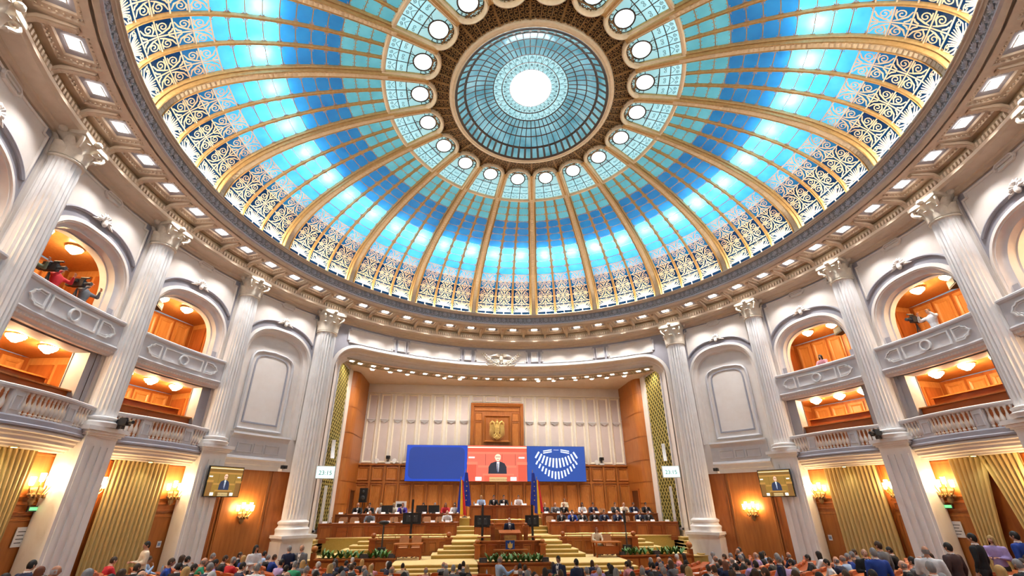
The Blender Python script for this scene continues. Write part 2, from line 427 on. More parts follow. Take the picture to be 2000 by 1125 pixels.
# ribs
def minor(c):
    mb = MB(); qs = seg(0.0, 7.97, 30)
    def fn(u, v):
        q = 7.97 * u; hr = .035 + .035 * rq(q) / 12; P = [(-1, 0), (-1, .05), (-.5, .1), (-.35, .08), (.35, .08), (.5, .1), (1, .05), (1, 0)]
        x, d = P[int(round(v * 7))]; return (-clearw(q) + (c + 1) * 2 * clearw(q) / 3 + x * hr, d, q)
    return mb.grid(fn, 34, 7).map(dome).mesh('minor_rib', gold, True)
MINOR = [minor(0), minor(1)]
def ribm(P, name, m, ticks=False, q1=9.75):
    kf = lambda q: .5 + .5 * rq(q) / 12
    mb = MB(); mb.grid(lambda u, v: (P[int(round(v * (len(P) - 1)))][0] * kf(q1 * u), P[int(round(v * (len(P) - 1)))][1], q1 * u), 44, len(P) - 1)
    if ticks:
        for i in range(52):
            q = .12 + i * .155; mb.box(-.075 * kf(q), .075 * kf(q), .205, .225, q, q + .085)
    return mb.map(dome).mesh(name, m, True)
RIB = ribm([(-.27, -.06), (-.27, .08), (-.235, .13), (-.20, .09), (-.17, .16), (-.15, .22), (-.12, .235), (-.105, .2), (.105, .2), (.12, .235), (.15, .22), (.17, .16), (.20, .09), (.235, .13), (.27, .08), (.27, -.06)], 'rib_moulding', gold)
BAND = ribm([(-.105, .19), (-.1, .206), (.1, .206), (.105, .19)], 'rib_band', goldp, True, 8.2)
tb = MB(); tb.sweep([(clearw(8.04) * s, 8.04) for s in seg(-1.05, 1.05, 8)], [(-.08, 0), (-.08, .1), (-.03, .13), (.03, .13), (.08, .1), (.08, 0)])
TRANSOM = tb.map(dome).mesh('transom', goldp)
side = lambda a: 'left' if a < 0 else 'right'
for k in range(20):
    az = -171 + 9 + 18 * k            # bay centres -162 ... 180
    w = link(None, 'window_%d' % (k + 1), None, (0, 0, 0), -radians(az))
    if az == 0: lb = 'blue stained glass bay of the dome, straight above the stage eagle relief'
    elif az == 180: lb = 'blue stained glass bay of the dome, opposite the one above the stage'
    else: lb = 'blue stained glass dome bay, %s to the %s of the one above the stage' % (ORD[abs(az) // 18], side(az))
    tag(w, lb, 'dome window', 'stained glass bays of the dome', 'structure')
    for me in PANES + MP: link(me, me.name.split('.')[0], w)
    me_ = link(MEDAL, 'medallion_glass', w)
    for me in (MIRON, ARCHF, TRACE, TRANSOM): link(me, me.name.split('.')[0], w)
    for me in GRILLE: link(me, 'scroll_grille', w)
    for me in MINOR: link(me, 'minor_rib', w)
    # two lamps stand behind the glass of each bay
    for s in (-1, 1):
        p = dome(s * .64 * clearw(4.25), -.34, 4.1)
        ld = bpy.data.lights.new('dome_backlight', 'POINT'); ld.energy = DOMELAMP; ld.color = (.92, .97, 1); ld.shadow_soft_size = .07
        lo = link(ld, 'dome_backlight', w, p)
for k in range(20):
    az = -171 + 18 * k
    j = (abs(az) + 9) // 18
    t = thing('trim_%d' % (k + 2), 'gilded main dome rib, %s to the %s of the stage axis' % (ORD[j], side(az)), 'dome rib', (0, 0, 0), -radians(az), 'main ribs of the dome', 'structure')
    link(RIB, 'rib_moulding', t); link(BAND, 'rib_band', t)
# bronze lattice ring between the arches and the oculus
ceil = thing('ceiling', 'dark bronze lattice ring round the oculus of the dome', 'ceiling', kind='structure')
LZ = lambda r: 18.22 + (r - 3.3) * .09
mb = MB(); mb.rev([(3.2, 18.3), (5.1, 18.44)], -9, 9, 6); LPAN = mb.mesh('lattice_panel', bronze)
mb = MB()
for j in range(6):
    for i in range(3):
        for h in (-1, 1):
            r = 3.43 + j * .17; a = radians(-6 + 6 * i + h * 1.35); w = .062
            p = arc2(a * r, r, w, 20 + 180 * (j % 2), 330 + 180 * (j % 2), 7); ribbon(mb, p, .034, 0)
        ribbon(mb, [(radians(-6 + 6 * i) * r - .05, r + .085), (radians(-6 + 6 * i) * r + .05, r + .085)], .02, 0)
mb.map(lambda x, y, z: (z * sin(x / z), z * cos(x / z), LZ(z) - .01)); LSCR = mb.mesh('lattice_scrolls', bronzeg)
def lbar(w):
    mb = MB(); mb.add([(s * w, r, LZ(r) - dz) for r in (3.36, 4.7) for s, dz in ((-1, 0), (-1, .05), (1, .05), (1, 0))], [(0, 4, 5, 1), (1, 5, 6, 2), (2, 6, 7, 3)]); return mb.mesh('lattice_bar', bronzeg)
LB1, LB2 = lbar(.035), lbar(.014)
mb = MB(); mb.rev([(4.12, LZ(4.12)), (4.12, LZ(4.1) - .05), (4.16, LZ(4.16) - .05), (4.16, LZ(4.16))], -9, 9, 6); LBC = mb.mesh('lattice_hoop', bronzeg)
mb = MB(); mb.add([(-.2, 4.32, 18.16), (.2, 4.32, 18.16), (.05, 4.85, 18.1), (-.05, 4.85, 18.1), (-.2, 4.32, 18.3), (.2, 4.32, 18.3)], [(0, 1, 2, 3), (0, 4, 5, 1)]); SPAN = mb.mesh('rib_cap', goldp)
for k in range(20):
    rz = -radians(18 * k)
    for me in (LPAN, LSCR, LBC): link(me, me.name.split('.')[0], ceil, rz=rz)
    for j in (-1, 0, 1): link(LB2, 'lattice_bar', ceil, rz=rz - radians(6 * j - 3 if j < 2 else 0))
    link(LB1, 'lattice_bar', ceil, rz=rz + radians(9)); link(SPAN, 'rib_cap', ceil, rz=rz + radians(9))
# oculus ring
t1 = thing('trim_1', 'cream moulded ring round the glass oculus of the dome', 'ring', kind='structure')
mb = MB(); mb.rev([(3.34, 18.36), (3.34, 18.2), (3.3, 18.14), (3.22, 18.12), (3.19, 18.15), (3.14, 18.15), (3.1, 18.19), (3.08, 18.24), (3.08, 18.4)], 0, 360, 96); mb.build('ring_moulding', goldp, t1, True)
# lantern: a second little glass dome
win = thing('window_21', 'round glass lantern at the top of the dome', 'skylight', kind='structure')
LP = [(3.06, 18.2), (2.72, 18.57), (2.3, 18.83), (1.92, 18.95), (1.56, 19.02), (1.2, 19.07), (.86, 19.1)]
def lp(i, f): return (LP[i][0] + (LP[i + 1][0] - LP[i][0]) * f, LP[i][1] + (LP[i + 1][1] - LP[i][1]) * f)
LPM = []
for i in range(6):
    p0, p1 = lp(i, 0.03), lp(i, .97); mb = MB(); mb.rev([p0, p1], -2.75, 2.75, 2); LPM.append(mb.mesh('pane', gL if i < 4 else gM))
for i in range(4):
    for k in range(60): link(LPM[i], 'pane', win, rz=-radians(6 * k))
LPO = [MB().rev([lp(i, .03), lp(i, .97)], -5.7, 5.7, 3).mesh('ornamented_pane', gM) for i in (4, 5)]
for me in LPO:
    for k in range(30): link(me, 'ornamented_pane', win, rz=-radians(12 * k))
mb = MB()
for k in range(60):
    a = 6 * k + 3
    for i in range(4):
        w = .05 if i == 0 else .018
        (r0, z0), (r1, z1) = LP[i], LP[i + 1]; x, y, _ = pol(1, a); px, py = y, -x
        mb.add([(r * x + s * px * w, r * y + s * py * w, z - .03) for r, z in ((r0, z0), (r1, z1)) for s in (-1, 1)], [(0, 1, 3, 2)])
for i in range(7):
    r, z = LP[i]; w = .05 if i < 2 else .022
    mb.rev([(r + w, z - .035 - w * .3), (r - w, z - .03 + w * .3)], 0, 360, 60)
mb.build('lantern_frame', iron, win)
mb = MB()
for k in range(30):
    for s in (-1, 1):
        for i, (r, dr) in enumerate(((1.38, .09), (1.03, .08))):
            a = radians(12 * k)
            for p in (spiral(s * .085 * r, dr * .9, .05, .01, 0 if s < 0 else pi, 1.2 * s, 8), [(s * .02, -dr * 1.6), (s * .05, -.02), (s * .11, dr * .6)]):
                m2 = MB(); ribbon(m2, p, .016, 0); m2.map(lambda x, y, z: ((r + z) * sin(a + x / r), (r + z) * cos(a + x / r), 19.0 + .05 * i)); mb.add(m2.v, m2.f)
    a = 12 * k; x, y, _ = pol(1, a)
    mb.add([(1.56 * x - .01 * y, 1.56 * y + .01 * x, 18.99), (1.56 * x + .01 * y, 1.56 * y - .01 * x, 18.99), (.86 * x + .008 * y, .86 * y - .008 * x, 19.07), (.86 * x - .008 * y, .86 * y + .008 * x, 19.07)], [(0, 1, 2, 3)])
mb.build('lantern_scrolls', iron, win)
mb = MB(); mb.lathe([(.86, 19.08), (.8, 19.0), (.5, 18.93), (.0, 18.91)], 32)
mb.build('lantern_lamp', emi('lantern_lamp_glow', (.93, 1, 1), 26), None, True)
tag(bpy.data.objects['lantern_lamp'], 'glowing white lamp bowl at the centre of the glass lantern', 'lamp')
# ================================================================== RING CORNICE UNDER THE DOME
palm = mat('palmette_grey', (.56, .51, .52), (.50, .45, .46), 10, .6)
frz = mat('frieze_grey', (.30, .265, .25), (.25, .22, .205), 8, .65)
ring = thing('trim_22', 'grey palmette frieze ring at the foot of the dome', 'frieze', kind='structure')
MB().rev([(12.5, 14.02), (12.06, 14.06), (11.98, 14.03), (11.97, 13.97), (12.02, 13.95), (12.03, 13.91), (12.08, 13.89), (12.1, 13.86)], 0, 360, 120).build('frieze_lip', tan_, ring, True)
MB().rev([(12.1, 13.86), (12.13, 13.84), (12.13, 13.46)], 0, 360, 120).build('frieze_field', frz, ring, True)
MB().rev([(12.13, 13.46), (12.08, 13.45), (12.04, 13.41), (12.04, 13.37), (12.1, 13.34)], 0, 360, 120).build('frieze_foot', palm, ring, True)
MB().rev([(12.1, 13.34), (12.12, 13.27), (12.18, 13.22), (12.26, 13.22), (12.26, 13.3)], 0, 360, 120).build('soffit_bead', tan_, ring, True)
def palmette(h, w, n):
    mb = MB()
    for i in range(n):
        a = pi / 2 + (i - (n - 1) / 2) * (2.2 / n); L = h * (1 - .38 * abs(i - (n - 1) / 2) / (n / 2)); c, s_ = cos(a), sin(a)
        q = lambda u, v, y: (u * c * w - v * s_ * w * .5, y, .12 + u * s_ - abs(v) * .0 + v * c * .5)
        mb.add([q(.02, 0, .012), q(L * .6, -.045, .012), q(L, 0, .02), q(L * .6, .045, .012), q(L * .55, 0, .045)], [(0, 1, 4), (1, 2, 4), (2, 3, 4), (3, 0, 4)])
    mb.add([(-.03, .012, .1), (.03, .012, .1), (.02, .035, .15), (-.02, .035, .15)], [(0, 1, 2, 3)])
    for s_ in (-1, 1): ribbon(mb, [(s_ * (.045 + x), z) for x, z in spiral(.03, .075, .035, .008, 1.5, -1.2, 8)], .018, .03)
    mb.v = [(x, y, z * 1.0 + 13.44) for x, y, z in mb.v]
    return mb.bend(12.11).mesh('palmette', palm)
PB, PS = palmette(.30, 1.0, 7), palmette(.29, .62, 5)
for k in range(144):
    link(PB, 'palmette', ring, rz=radians(2.5 * k)); link(PS, 'palmette', ring, rz=radians(2.5 * k + 1.25))
# coffered soffit
sof = thing('trim_23', 'coffered cream cornice ring between the dome and the capitals', 'cornice', kind='structure')
MB().rev([(13.5, 12.98), (13.42, 12.98), (13.42, 12.86), (13.36, 12.84), (13.34, 12.8), (13.34, 12.71), (13.38, 12.67), (13.4, 12.63), (13.55, 12.63), (13.6, 12.61), (13.78, 12.59), (13.8, 12.53), (13.88, 12.5), (13.9, 12.44), (13.97, 12.42)], 0, 360, 120).build('architrave', tan_, sof, True)
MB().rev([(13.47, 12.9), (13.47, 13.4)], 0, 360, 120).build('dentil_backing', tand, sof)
mb = MB(); R0, R1 = 12.24, 13.45; H = radians(3)
def sect(r, f, z): return (r * sin(H * f), r * cos(H * f), z)
def ringf(a, b, z0, z1):   # a,b = (r0,r1,f) rectangles
    pa = [sect(a[0], -a[2], z0), sect(a[0], a[2], z0), sect(a[1], a[2], z0), sect(a[1], -a[2], z0)]
    pb = [sect(b[0], -b[2], z1), sect(b[0], b[2], z1), sect(b[1], b[2], z1), sect(b[1], -b[2], z1)]
    mb.add(pa + pb, [(i, (i + 1) % 4, (i + 1) % 4 + 4, i + 4) for i in range(4)])
ringf((12.2, 13.5, 1.0), (12.42, 13.3, .74), 13.22, 13.22)
ringf((12.42, 13.3, .74), (12.44, 13.28, .72), 13.22, 13.27)
ringf((12.44, 13.28, .72), (12.56, 13.16, .56), 13.27, 13.30)
for i in range(8):
    for r in (12.47, 13.25):
        f = (-.62 + i * 1.24 / 7); mb.ball(sect(r, f, 13.255), .028, 5, 3)
for i in range(6):
    for f in (-.66, .66): mb.ball(sect(12.55 + i * .12, f, 13.255), .028, 5, 3)
ringf((12.56, 13.16, .56), (12.58, 13.14, .54), 13.30, 13.36)
COF = mb.mesh('coffer', tan_)
mb = MB(); mb.m = 0; ringf((12.58, 13.14, .54), (12.72, 13.0, .26), 13.36, 13.37); COFG = mb.mesh('coffer_field', grey)
mb = MB()
for i in range(9):
    f = -.78 + i * 1.56 / 8; a = H * f; m2 = MB(); m2.box(-.035, .035, 13.34, 13.44, 12.84, 13.0); m2.map(lambda x, y, z: (x * cos(a) + y * sin(a), y * cos(a) - x * sin(a), z)); mb.add(m2.v, m2.f)
DENT = mb.mesh('dentil_row', tan_); DENT_K = DENT
mb = MB()   # rounded console bar
P = [(12.55, 13.2), (12.58, 13.14), (13.05, 13.1), (13.25, 13.05), (13.36, 12.95), (13.41, 12.8)]
for s0, w, z in ((0, .075, 0), (0, .045, -.018)):
    mb.add([(s * w, r, zz + z) for r, zz in P for s in (-1, 1)] + [(s * w, r, zz + .12) for r, zz in P for s in (-1, 1)],
           [(2 * i, 2 * i + 1, 2 * i + 3, 2 * i + 2) for i in range(5)] + [(2 * i, 2 * i + 2, 2 * i + 14, 2 * i + 12) for i in range(5)] + [(2 * i + 1, 2 * i + 3, 2 * i + 15, 2 * i + 13) for i in range(5)] + [(0, 1, 13, 12)])
CONS = mb.mesh('console_bar', tan_)
LAMP = MB()
ringf_ = [sect(12.72, -.26, 13.35), sect(12.72, .26, 13.35), sect(13.0, .26, 13.35), sect(13.0, -.26, 13.35)]
LAMP.add(ringf_ + [(x, y, z + .05) for x, y, z in ringf_], [(0, 1, 2, 3), (0, 4, 5, 1), (1, 5, 6, 2), (2, 6, 7, 3), (3, 7, 4, 0)]); LAMP = LAMP.mesh('lamp_lens', lamp_white)
FRM = MB(); b_ = [(12.70, .285), (13.02, .285)]
o_ = [sect(12.69, -.29, 13.34), sect(12.69, .29, 13.34), sect(13.03, .29, 13.34), sect(13.03, -.29, 13.34)]
FRM.add(o_ + [(p[0], p[1], 13.335) for p in ringf_], [(i, (i + 1) % 4, (i + 1) % 4 + 4, i + 4) for i in range(4)]); FRM = FRM.mesh('lamp_frame', white)
for k in range(60):
    az = -177 + 6 * k; rz = -radians(az)
    for me in (COF, COFG, DENT): link(me, me.name, sof, rz=rz)
    b = az - 3
    if (b - 9) % 18 == 0:
        for d in (-.55, .55): link(CONS, 'console_bar', sof, rz=-radians(b + d))
    else: link(CONS, 'console_bar', sof, rz=-radians(b))
    j = (abs(az) + 3) // 6
    t = thing('coffer_lamp', 'square coffer lamp in the cornice, %s to the %s of the stage eagle relief' % (ORD[j], side(az)), 'ceiling lamp', (0, 0, 0), rz, 'square lamps in the ring cornice coffers')
    link(LAMP, 'lamp_lens', t); link(FRM, 'lamp_frame', t); spot(t, (0, 12.86, 13.3), COFSPOT, 78, .5, (1, .965, .945), (0, .04, -1))
# cove lights on top of the cornice lip, washing the foot of the dome
cv = MB(); cv.rev([(12.16, 14.075), (12.26, 14.07)], 0, 360, 120); cv.build('cove_light', emi('cove_light_glow', (1, .9, .72), COVE), None)
tag(bpy.data.objects['cove_light'], 'hidden ring of warm lamps lying on the frieze lip, washing the dome foot', 'cove light')

# ================================================================== ROUND WALL, BAY BY BAY
RW = 13.95; HW = RW * radians(9)
def arch(x, w, zs, h, p=2.5): return zs + h * max(0, 1 - abs(x / w) ** p) ** (1 / p)
def archpath(w, zs, h, z0, n=30, p=2.5):
    pts = [(-w, z0), (-w, (z0 + zs) / 2)]
    for i in range(n + 1):
        th = pi * (1 - i / n); c, s_ = cos(th), sin(th)
        pts.append((w * (abs(c) ** (2 / p)) * (1 if c > 0 else -1), zs + h * abs(s_) ** (2 / p)))
    return pts + [(w, (z0 + zs) / 2), (w, z0)]
XS = seg(-HW, HW, 28)
# shared bay meshes ---------------------------------------------------
AW, AZ, AH = 1.62, 9.25, 1.65
def wall_sheet():
    mb = MB()
    side_ = [x for x in seg(AW, HW, 4)]
    for sg in (-1, 1): mb.strip([sg * x for x in side_], lambda x: 4.9, lambda x: 12.5, 0)
    xs = seg(-AW, AW, 32)
    mb.strip(xs, lambda x: arch(x, AW, AZ, AH), lambda x: 12.5, 0)
    return mb
WALL_BOX = wall_sheet()
WALL_BOX.add([(x, -.3, z) for x in seg(-1.95, 1.95, 8) for z in (10.6, 12)], [(2 * i, 2 * i + 2, 2 * i + 3, 2 * i + 1) for i in range(8)])
for sg in (-1, 1): WALL_BOX.add([(sg * x, -.5, z) for x in (1.35, 1.97) for z in (4.9, 11)], [(0, 2, 3, 1)])
for sg in (-1, 1): WALL_BOX.strip([sg * 1.38, sg * 1.5, sg * AW], lambda x: 4.9, lambda x: 9.0, -.02)
WALL_BOX.strip(seg(-1.4, 1.4, 8), lambda x: 7.45, lambda x: 8.6, -.02)
for sg in (-1, 1):
    WALL_BOX.add([(sg * 1.38, 0, 5), (sg * 1.38, -.55, 5), (sg * 1.38, -.55, 7.46), (sg * 1.38, 0, 7.46)], [(0, 1, 2, 3)])
WALL_BOX.add([(x, y, 7.45) for x in seg(-1.38, 1.38, 6) for y in (0, -.55)], [(2 * i, 2 * i + 2, 2 * i + 3, 2 * i + 1) for i in range(6)])
WALL_BOX = WALL_BOX.bend(RW).mesh('bay_wall', grey)
WALL_BLANK = wall_sheet().bend(RW).mesh('bay_wall', grey)
RECESS = MB().strip(seg(-1.6, 1.6, 16), lambda x: 5.8, lambda x: 11.0, -.3)
RECESS.strip(seg(-HW, HW, 12), lambda x: 4.5, lambda x: 5.95, .01)
RECESS = RECESS.bend(RW).mesh('recess_wall', cream)
mb = MB(); mb.sweep(archpath(AW, AZ, AH, 5.9 if False else 7.5), [(.16, 0), (.16, .05), (.1, .07), (.03, .09), (0, .05), (-.03, .05)]); ARO = mb.bend(RW).mesh('arch_moulding', cream, True)
mb = MB(); mb.sweep(archpath(AW, AZ, AH, 7.5), [(-.03, .05), (-.06, -.02), (-.12, -.1), (-.19, -.12), (-.21, -.2), (-.23, -.3), (-.27, -.32), (-.27, -.55)]); ARI = mb.bend(RW).mesh('arch_reveal', pale, True)
mb = MB(); mb.sweep(archpath(AW, AZ, AH, 5.92), [(.16, 0), (.16, .05), (.1, .07), (.03, .09), (0, .05), (-.03, .05), (-.06, -.02), (-.12, -.1), (-.19, -.12), (-.21, -.2), (-.23, -.3)]); ARB = mb.bend(RW).mesh('arch_moulding', cream, True)
# attic panel with notched corners, its frame and ornaments
zb = lambda x: arch(x, 1.95, 9.3, 2.05) + .0
xs = seg(-1.62, 1.62, 32)
mb = MB(); mb.strip([-1.62, -1.55, -1.46], zb, lambda x: 12.14, .03); mb.strip(seg(-1.46, 1.46, 28), zb, lambda x: 12.32, .03); mb.strip([1.46, 1.55, 1.62], zb, lambda x: 12.14, .03)
ATP = mb.bend(RW).mesh('attic_panel', cream)
out = [(1.62, zb(1.62)), (1.62, 12.14), (1.46, 12.14), (1.46, 12.32), (-1.46, 12.32), (-1.46, 12.14), (-1.62, 12.14), (-1.62, zb(-1.62))]
mb = MB(); mb.sweep(dense(out, .25), [(-.035, 0), (-.035, .06), (0, .075), (.035, .06), (.035, .02)]); ATF = mb.bend(RW).mesh('panel_moulding', cream)
mb = MB(); mb.sweep([(x, zb(x)) for x in seg(-1.62, 1.62, 30)], [(-.05, 0), (-.05, .06), (0, .09), (.045, .07), (.045, .02)]); ATA = mb.bend(RW).mesh('arch_line', grey)
def cartouche():
    mb = MB(); p = dense([(-.32, 12.1), (-.25, 12.04), (.25, 12.04), (.32, 12.1), (.32, 12.2), (.25, 12.26), (-.25, 12.26), (-.32, 12.2)], .12, True)
    mb.sweep(p, [(-.03, .03), (-.02, .1), (.02, .1), (.03, .03)], True)
    for s in (-1, 1): mb.ball((s * .36, .07, 12.15), .06, 7, 5, (.7, .6, 1.3))
    return mb.move(0, 0, .12).bend(RW).mesh('cartouche', cream, True)
CART = cartouche()
def rosette():
    mb = MB(); c = (0, 11.38)
    for i in range(7):
        a = pi * i / 6; mb.tube([(0, .08, c[1]), (.16 * cos(a), .14, c[1] + .15 * sin(a)), (.24 * cos(a), .1, c[1] + .26 * sin(a))], [.05, .055, .015], 5)
    for s in (-1, 1):
        mb.tube([(s * x, .1, z) for x, z in spiral(.22, c[1] - .02, .09, .02, pi, 1.2, 9)], .022, 5); mb.tube([(s * .1, .1, c[1]), (s * .28, .08, c[1] - .08), (s * .42, .06, c[1] - .12)], [.05, .04, .01], 5)
    mb.ball((0, .12, c[1] - .08), .09, 8, 6, (1, .8, 1.5))
    return mb.bend(RW).mesh('leaf_rosette', cream, True)
ROSE = rosette()
mb = MB()
for s in (-1, 1): mb.box(min(s * 1.74, s * HW), max(s * 1.74, s * HW), 0, .07, 4.95, 12.45, 3)
PILS = mb
def pilst(s): return MB().box(*( (1.76, HW) if s > 0 else (-HW, -1.76)), 0, .07, 5.0, 12.42, 3).bend(RW).mesh('wall_strip', cream)
PIL = [pilst(-1), pilst(1)]
# ground-floor wood wall
def low_wood(x0, x1, z0, z1, y, name='wood_panel', m=None):
    mb = MB(); mb.box(x0, x1, y - .03, y, z0, z1, 4)
    mb.sweep(dense([(x0 + .08, z0 + .08), (x1 - .08, z0 + .08), (x1 - .08, z1 - .08), (x0 + .08, z1 - .08)], .3, True), [(-.03, y), (-.02, y + .025), (.02, y + .025), (.03, y)], True)
    return mb.bend(RW).mesh(name, m or wood)
LWB = MB().strip(seg(-HW - .02, HW + .02, 16), lambda x: -.2, lambda x: 5.2, -.22).bend(RW).mesh('wood_backing', woodd)
LW_SIDE = [low_wood(s * 1.0 if s > 0 else -1.95, 1.95 if s > 0 else -1.0, 3.25, 4.5, -.16) for s in (-1, 1)] + \
          [low_wood(s * 1.0 if s > 0 else -1.95, 1.95 if s > 0 else -1.0, 2.85, 3.22, -.16, m=woodd) for s in (-1, 1)] + \
          [low_wood(s * 1.0 if s > 0 else -1.95, 1.95 if s > 0 else -1.0, .0, 2.82, -.16, 'wood_door', wood) for s in (-1, 1)]
LW_CEN = [low_wood(-1.0, 1.0, .0, 4.5, -.18, 'door_panel', woodd)]
LW_BL = [low_wood(-.95, .95, .0, 4.62, -.12), low_wood(-1.9, -.97, .0, 4.62, -.16, m=woodd), low_wood(.97, 1.9, .0, 4.62, -.16, m=woodd)]
# blank-bay panel, shelf cornice
mb = MB(); pan = [(-1.02, 6.2), (1.02, 6.2)] + [(1.02, 9.2)] + [(1.02 * abs(cos(t)) ** .55, 9.2 + .75 * abs(sin(t)) ** .7) for t in seg(.05, pi / 2, 6)]
pan = [(-1.02, 6.2), (1.02, 6.2), (1.02, 9.2), (.98, 9.5), (.86, 9.68), (.6, 9.8), (0, 9.86), (-.6, 9.8), (-.86, 9.68), (-.98, 9.5), (-1.02, 9.2)]
mb.sweep(dense(pan, .3, True), [(-.06, -.3), (-.06, -.24), (0, -.2), (.06, -.24), (.06, -.29)], True)
BLF = mb.bend(RW).mesh('panel_moulding', pale, True)
mb = MB(); mb.strip(seg(-1.02, 1.02, 8), lambda x: 6.2, lambda x: min(9.86, 9.2 + .66 * max(0, 1 - abs(x / 1.03) ** 3.2) ** .5), -.285); BLP = mb.bend(RW).mesh('inset_panel', cream)
mb = MB(); mb.sweep([(x * .78, 6.5 + (z - 6.2) * .87) for x, z in dense(pan, .3, True)], [(-.04, -.285), (-.03, -.25), (.03, -.25), (.04, -.285)], True); BLF2 = mb.bend(RW).mesh('panel_moulding', grey, True)
mb = MB(); PR_ = [(5.98, 0), (5.98, .22), (5.9, .24), (5.86, .16), (5.8, .12), (5.72, .08), (5.05, .08), (5.0, .14), (4.93, .16), (4.88, .1), (4.72, .05), (4.7, .02), (4.66, 0)]
mb.grid(lambda u, v: (-1.35 + 2.7 * u, PR_[int(round(v * 12))][1], PR_[int(round(v * 12))][0]), 10, 12)
for s in (-1, 1): mb.add([(s * 1.35, y, z) for z, y in PR_], [tuple(range(13))])
SHELF = mb.bend(RW).mesh('shelf_cornice', pale)
mb = MB()
for x0, x1 in ((-.95, -.32), (-.2, .2), (.32, .95)): mb.sweep(dense([(x0, 5.2), (x1, 5.2), (x1, 5.55), (x0, 5.55)], .3, True), [(-.03, .08), (-.02, .11), (.02, .11), (.03, .08)], True)
SHF2 = mb.bend(RW).mesh('shelf_moulding', pale)
# box interiors
BD = 2.6
def box_meshes(z0, z1, w0):
    d = {}
    # ceiling and side walls open onto the arch
    wz = [(-1.95, -.3), (1.95, -.3), (1.95, -BD), (-1.95, -BD)]
    d['box_floor'] = MB().add([(x, y, z0) for x, y in wz], [(0, 1, 2, 3)]).bend(RW).mesh('box_floor', woodd)
    if z0 > 7: d['front_step'] = MB().box(-1.9, 1.9, -.9, -.14, z0, 8.05, 5).bend(RW).mesh('front_step', woodd)
    d['box_ceiling'] = MB().add([(x, y, z1) for x, y in wz], [(0, 1, 2, 3)]).bend(RW).mesh('box_ceiling', woodb)
    d['back_wall'] = MB().strip(seg(-1.95, 1.95, 8), lambda x: z0, lambda x: z1, -BD).bend(RW).mesh('back_wall', woodd)
    d['side_wall'] = MB().add([(1.95, -.5, z0), (1.95, -BD, z0), (1.95, -BD, z1), (1.95, -.5, z1)], [(0, 1, 2, 3)]).bend(RW).mesh('side_wall', woodb)
    d['side_wall.'] = MB().add([(-1.95, -.5, z0), (-1.95, -BD, z0), (-1.95, -BD, z1), (-1.95, -.5, z1)], [(0, 1, 2, 3)]).bend(RW).mesh('side_wall', woodb)
    pan = []
    n = 6; w = 3.7 / n
    for i in range(n):
        x0 = -1.85 + i * w + .04; x1 = x0 + w - .08
        mb = MB(); mb.box(x0, x1, -BD, -BD + .05, z0 + .1, z1 - .12, 1)
        mb.sweep([(x0 + .1, z0 + .9), (x1 - .1, z0 + .9), (x1 - .1, z1 - .25), (x0 + .1, z1 - .25)], [(-.045, -BD + .05), (-.03, -BD + .10), (.02, -BD + .08), (.045, -BD + .03)], True)
        mb.sweep([(x0 + .1, z0 + .2), (x1 - .1, z0 + .2), (x1 - .1, z0 + .75), (x0 + .1, z0 + .75)], [(-.045, -BD + .05), (-.03, -BD + .10), (.02, -BD + .08), (.045, -BD + .03)], True)
        pan.append(mb.bend(RW).mesh('wood_panel', woodb))
    for s in (-1, 1):
        mb = MB(); mb.box(min(s * 1.95, s * 1.9), max(s * 1.95, s * 1.9), -1.5, -.75, z0 + .3, z1 - .25); mb.box(min(s * 1.95, s * 1.9), max(s * 1.95, s * 1.9), -2.45, -1.65, z0 + .3, z1 - .25)
        pan.append(mb.bend(RW).mesh('side_panels', woodd))
    return d, pan
BOXU, BOXL = box_meshes(7.75, 10.72, 1.4), box_meshes(5.0, 7.5, 1.4)
# balconies -------------------------------------------------------------
yb = lambda x: .32 + .40 * cos(pi * min(1, abs(x) / 2.0) / 2)
def bal_sweep(prof, w=1.9, n=24):
    P = prof; return MB().grid(lambda u, v: (-w + 2 * w * u, (yb(-w + 2 * w * u) + P[int(round(v * (len(P) - 1)))][0]), P[int(round(v * (len(P) - 1)))][1]), n, len(P) - 1)
RAIL = bal_sweep([(-.22, 5.74), (.02, 5.74), (.05, 5.79), (.05, 5.84), (.0, 5.87), (-.2, 5.87), (-.22, 5.84), (-.22, 5.74)]).bend(RW).mesh('handrail', pale)
PLIN = bal_sweep([(-.24, 5.16), (.03, 5.16), (.05, 5.12), (.05, 5.0), (.1, 4.97), (.1, 4.92), (.02, 4.9)]).bend(RW).mesh('plinth', grey)
UND = bal_sweep([(.02, 4.9), (.06, 4.86), (.06, 4.82), (-.02, 4.8), (-.03, 4.74), (-.08, 4.70), (-.1, 4.63), (-.2, 4.6), (-.22, 4.55), (-.3, 4.53), (-.32, 4.48), (-.9, 4.48)], 1.72).bend(RW).mesh('stepped_underside', cream)
mb = MB(); mb.add([(x, y, 5.17) for x in seg(-1.95, 1.95, 8) for y in (yb(x) - .1, -.56)], [(2 * i, 2 * i + 2, 2 * i + 3, 2 * i + 1) for i in range(8)]); BFL = mb.bend(RW).mesh('balcony_deck', woodd)
bpz = [(.03, 5.16), (.03, 5.19), (.045, 5.2), (.045, 5.22), (.028, 5.24), (.05, 5.30), (.062, 5.36), (.055, 5.43), (.03, 5.52), (.022, 5.6), (.032, 5.62), (.022, 5.64), (.04, 5.70), (.045, 5.74)]
BALU = MB().lathe(bpz, 10).mesh('baluster', cream, True)
PEDB = MB(); PEDB.box(-.16, .16, -.1, .03, 5.16, 5.74); PEDB.sweep([(-.1, 5.28), (.1, 5.28), (.1, 5.62), (-.1, 5.62)], [(-.02, .03), (-.015, .05), (.015, .05), (.02, .03)], True); PEDB = PEDB.mesh('pedestal', pale)
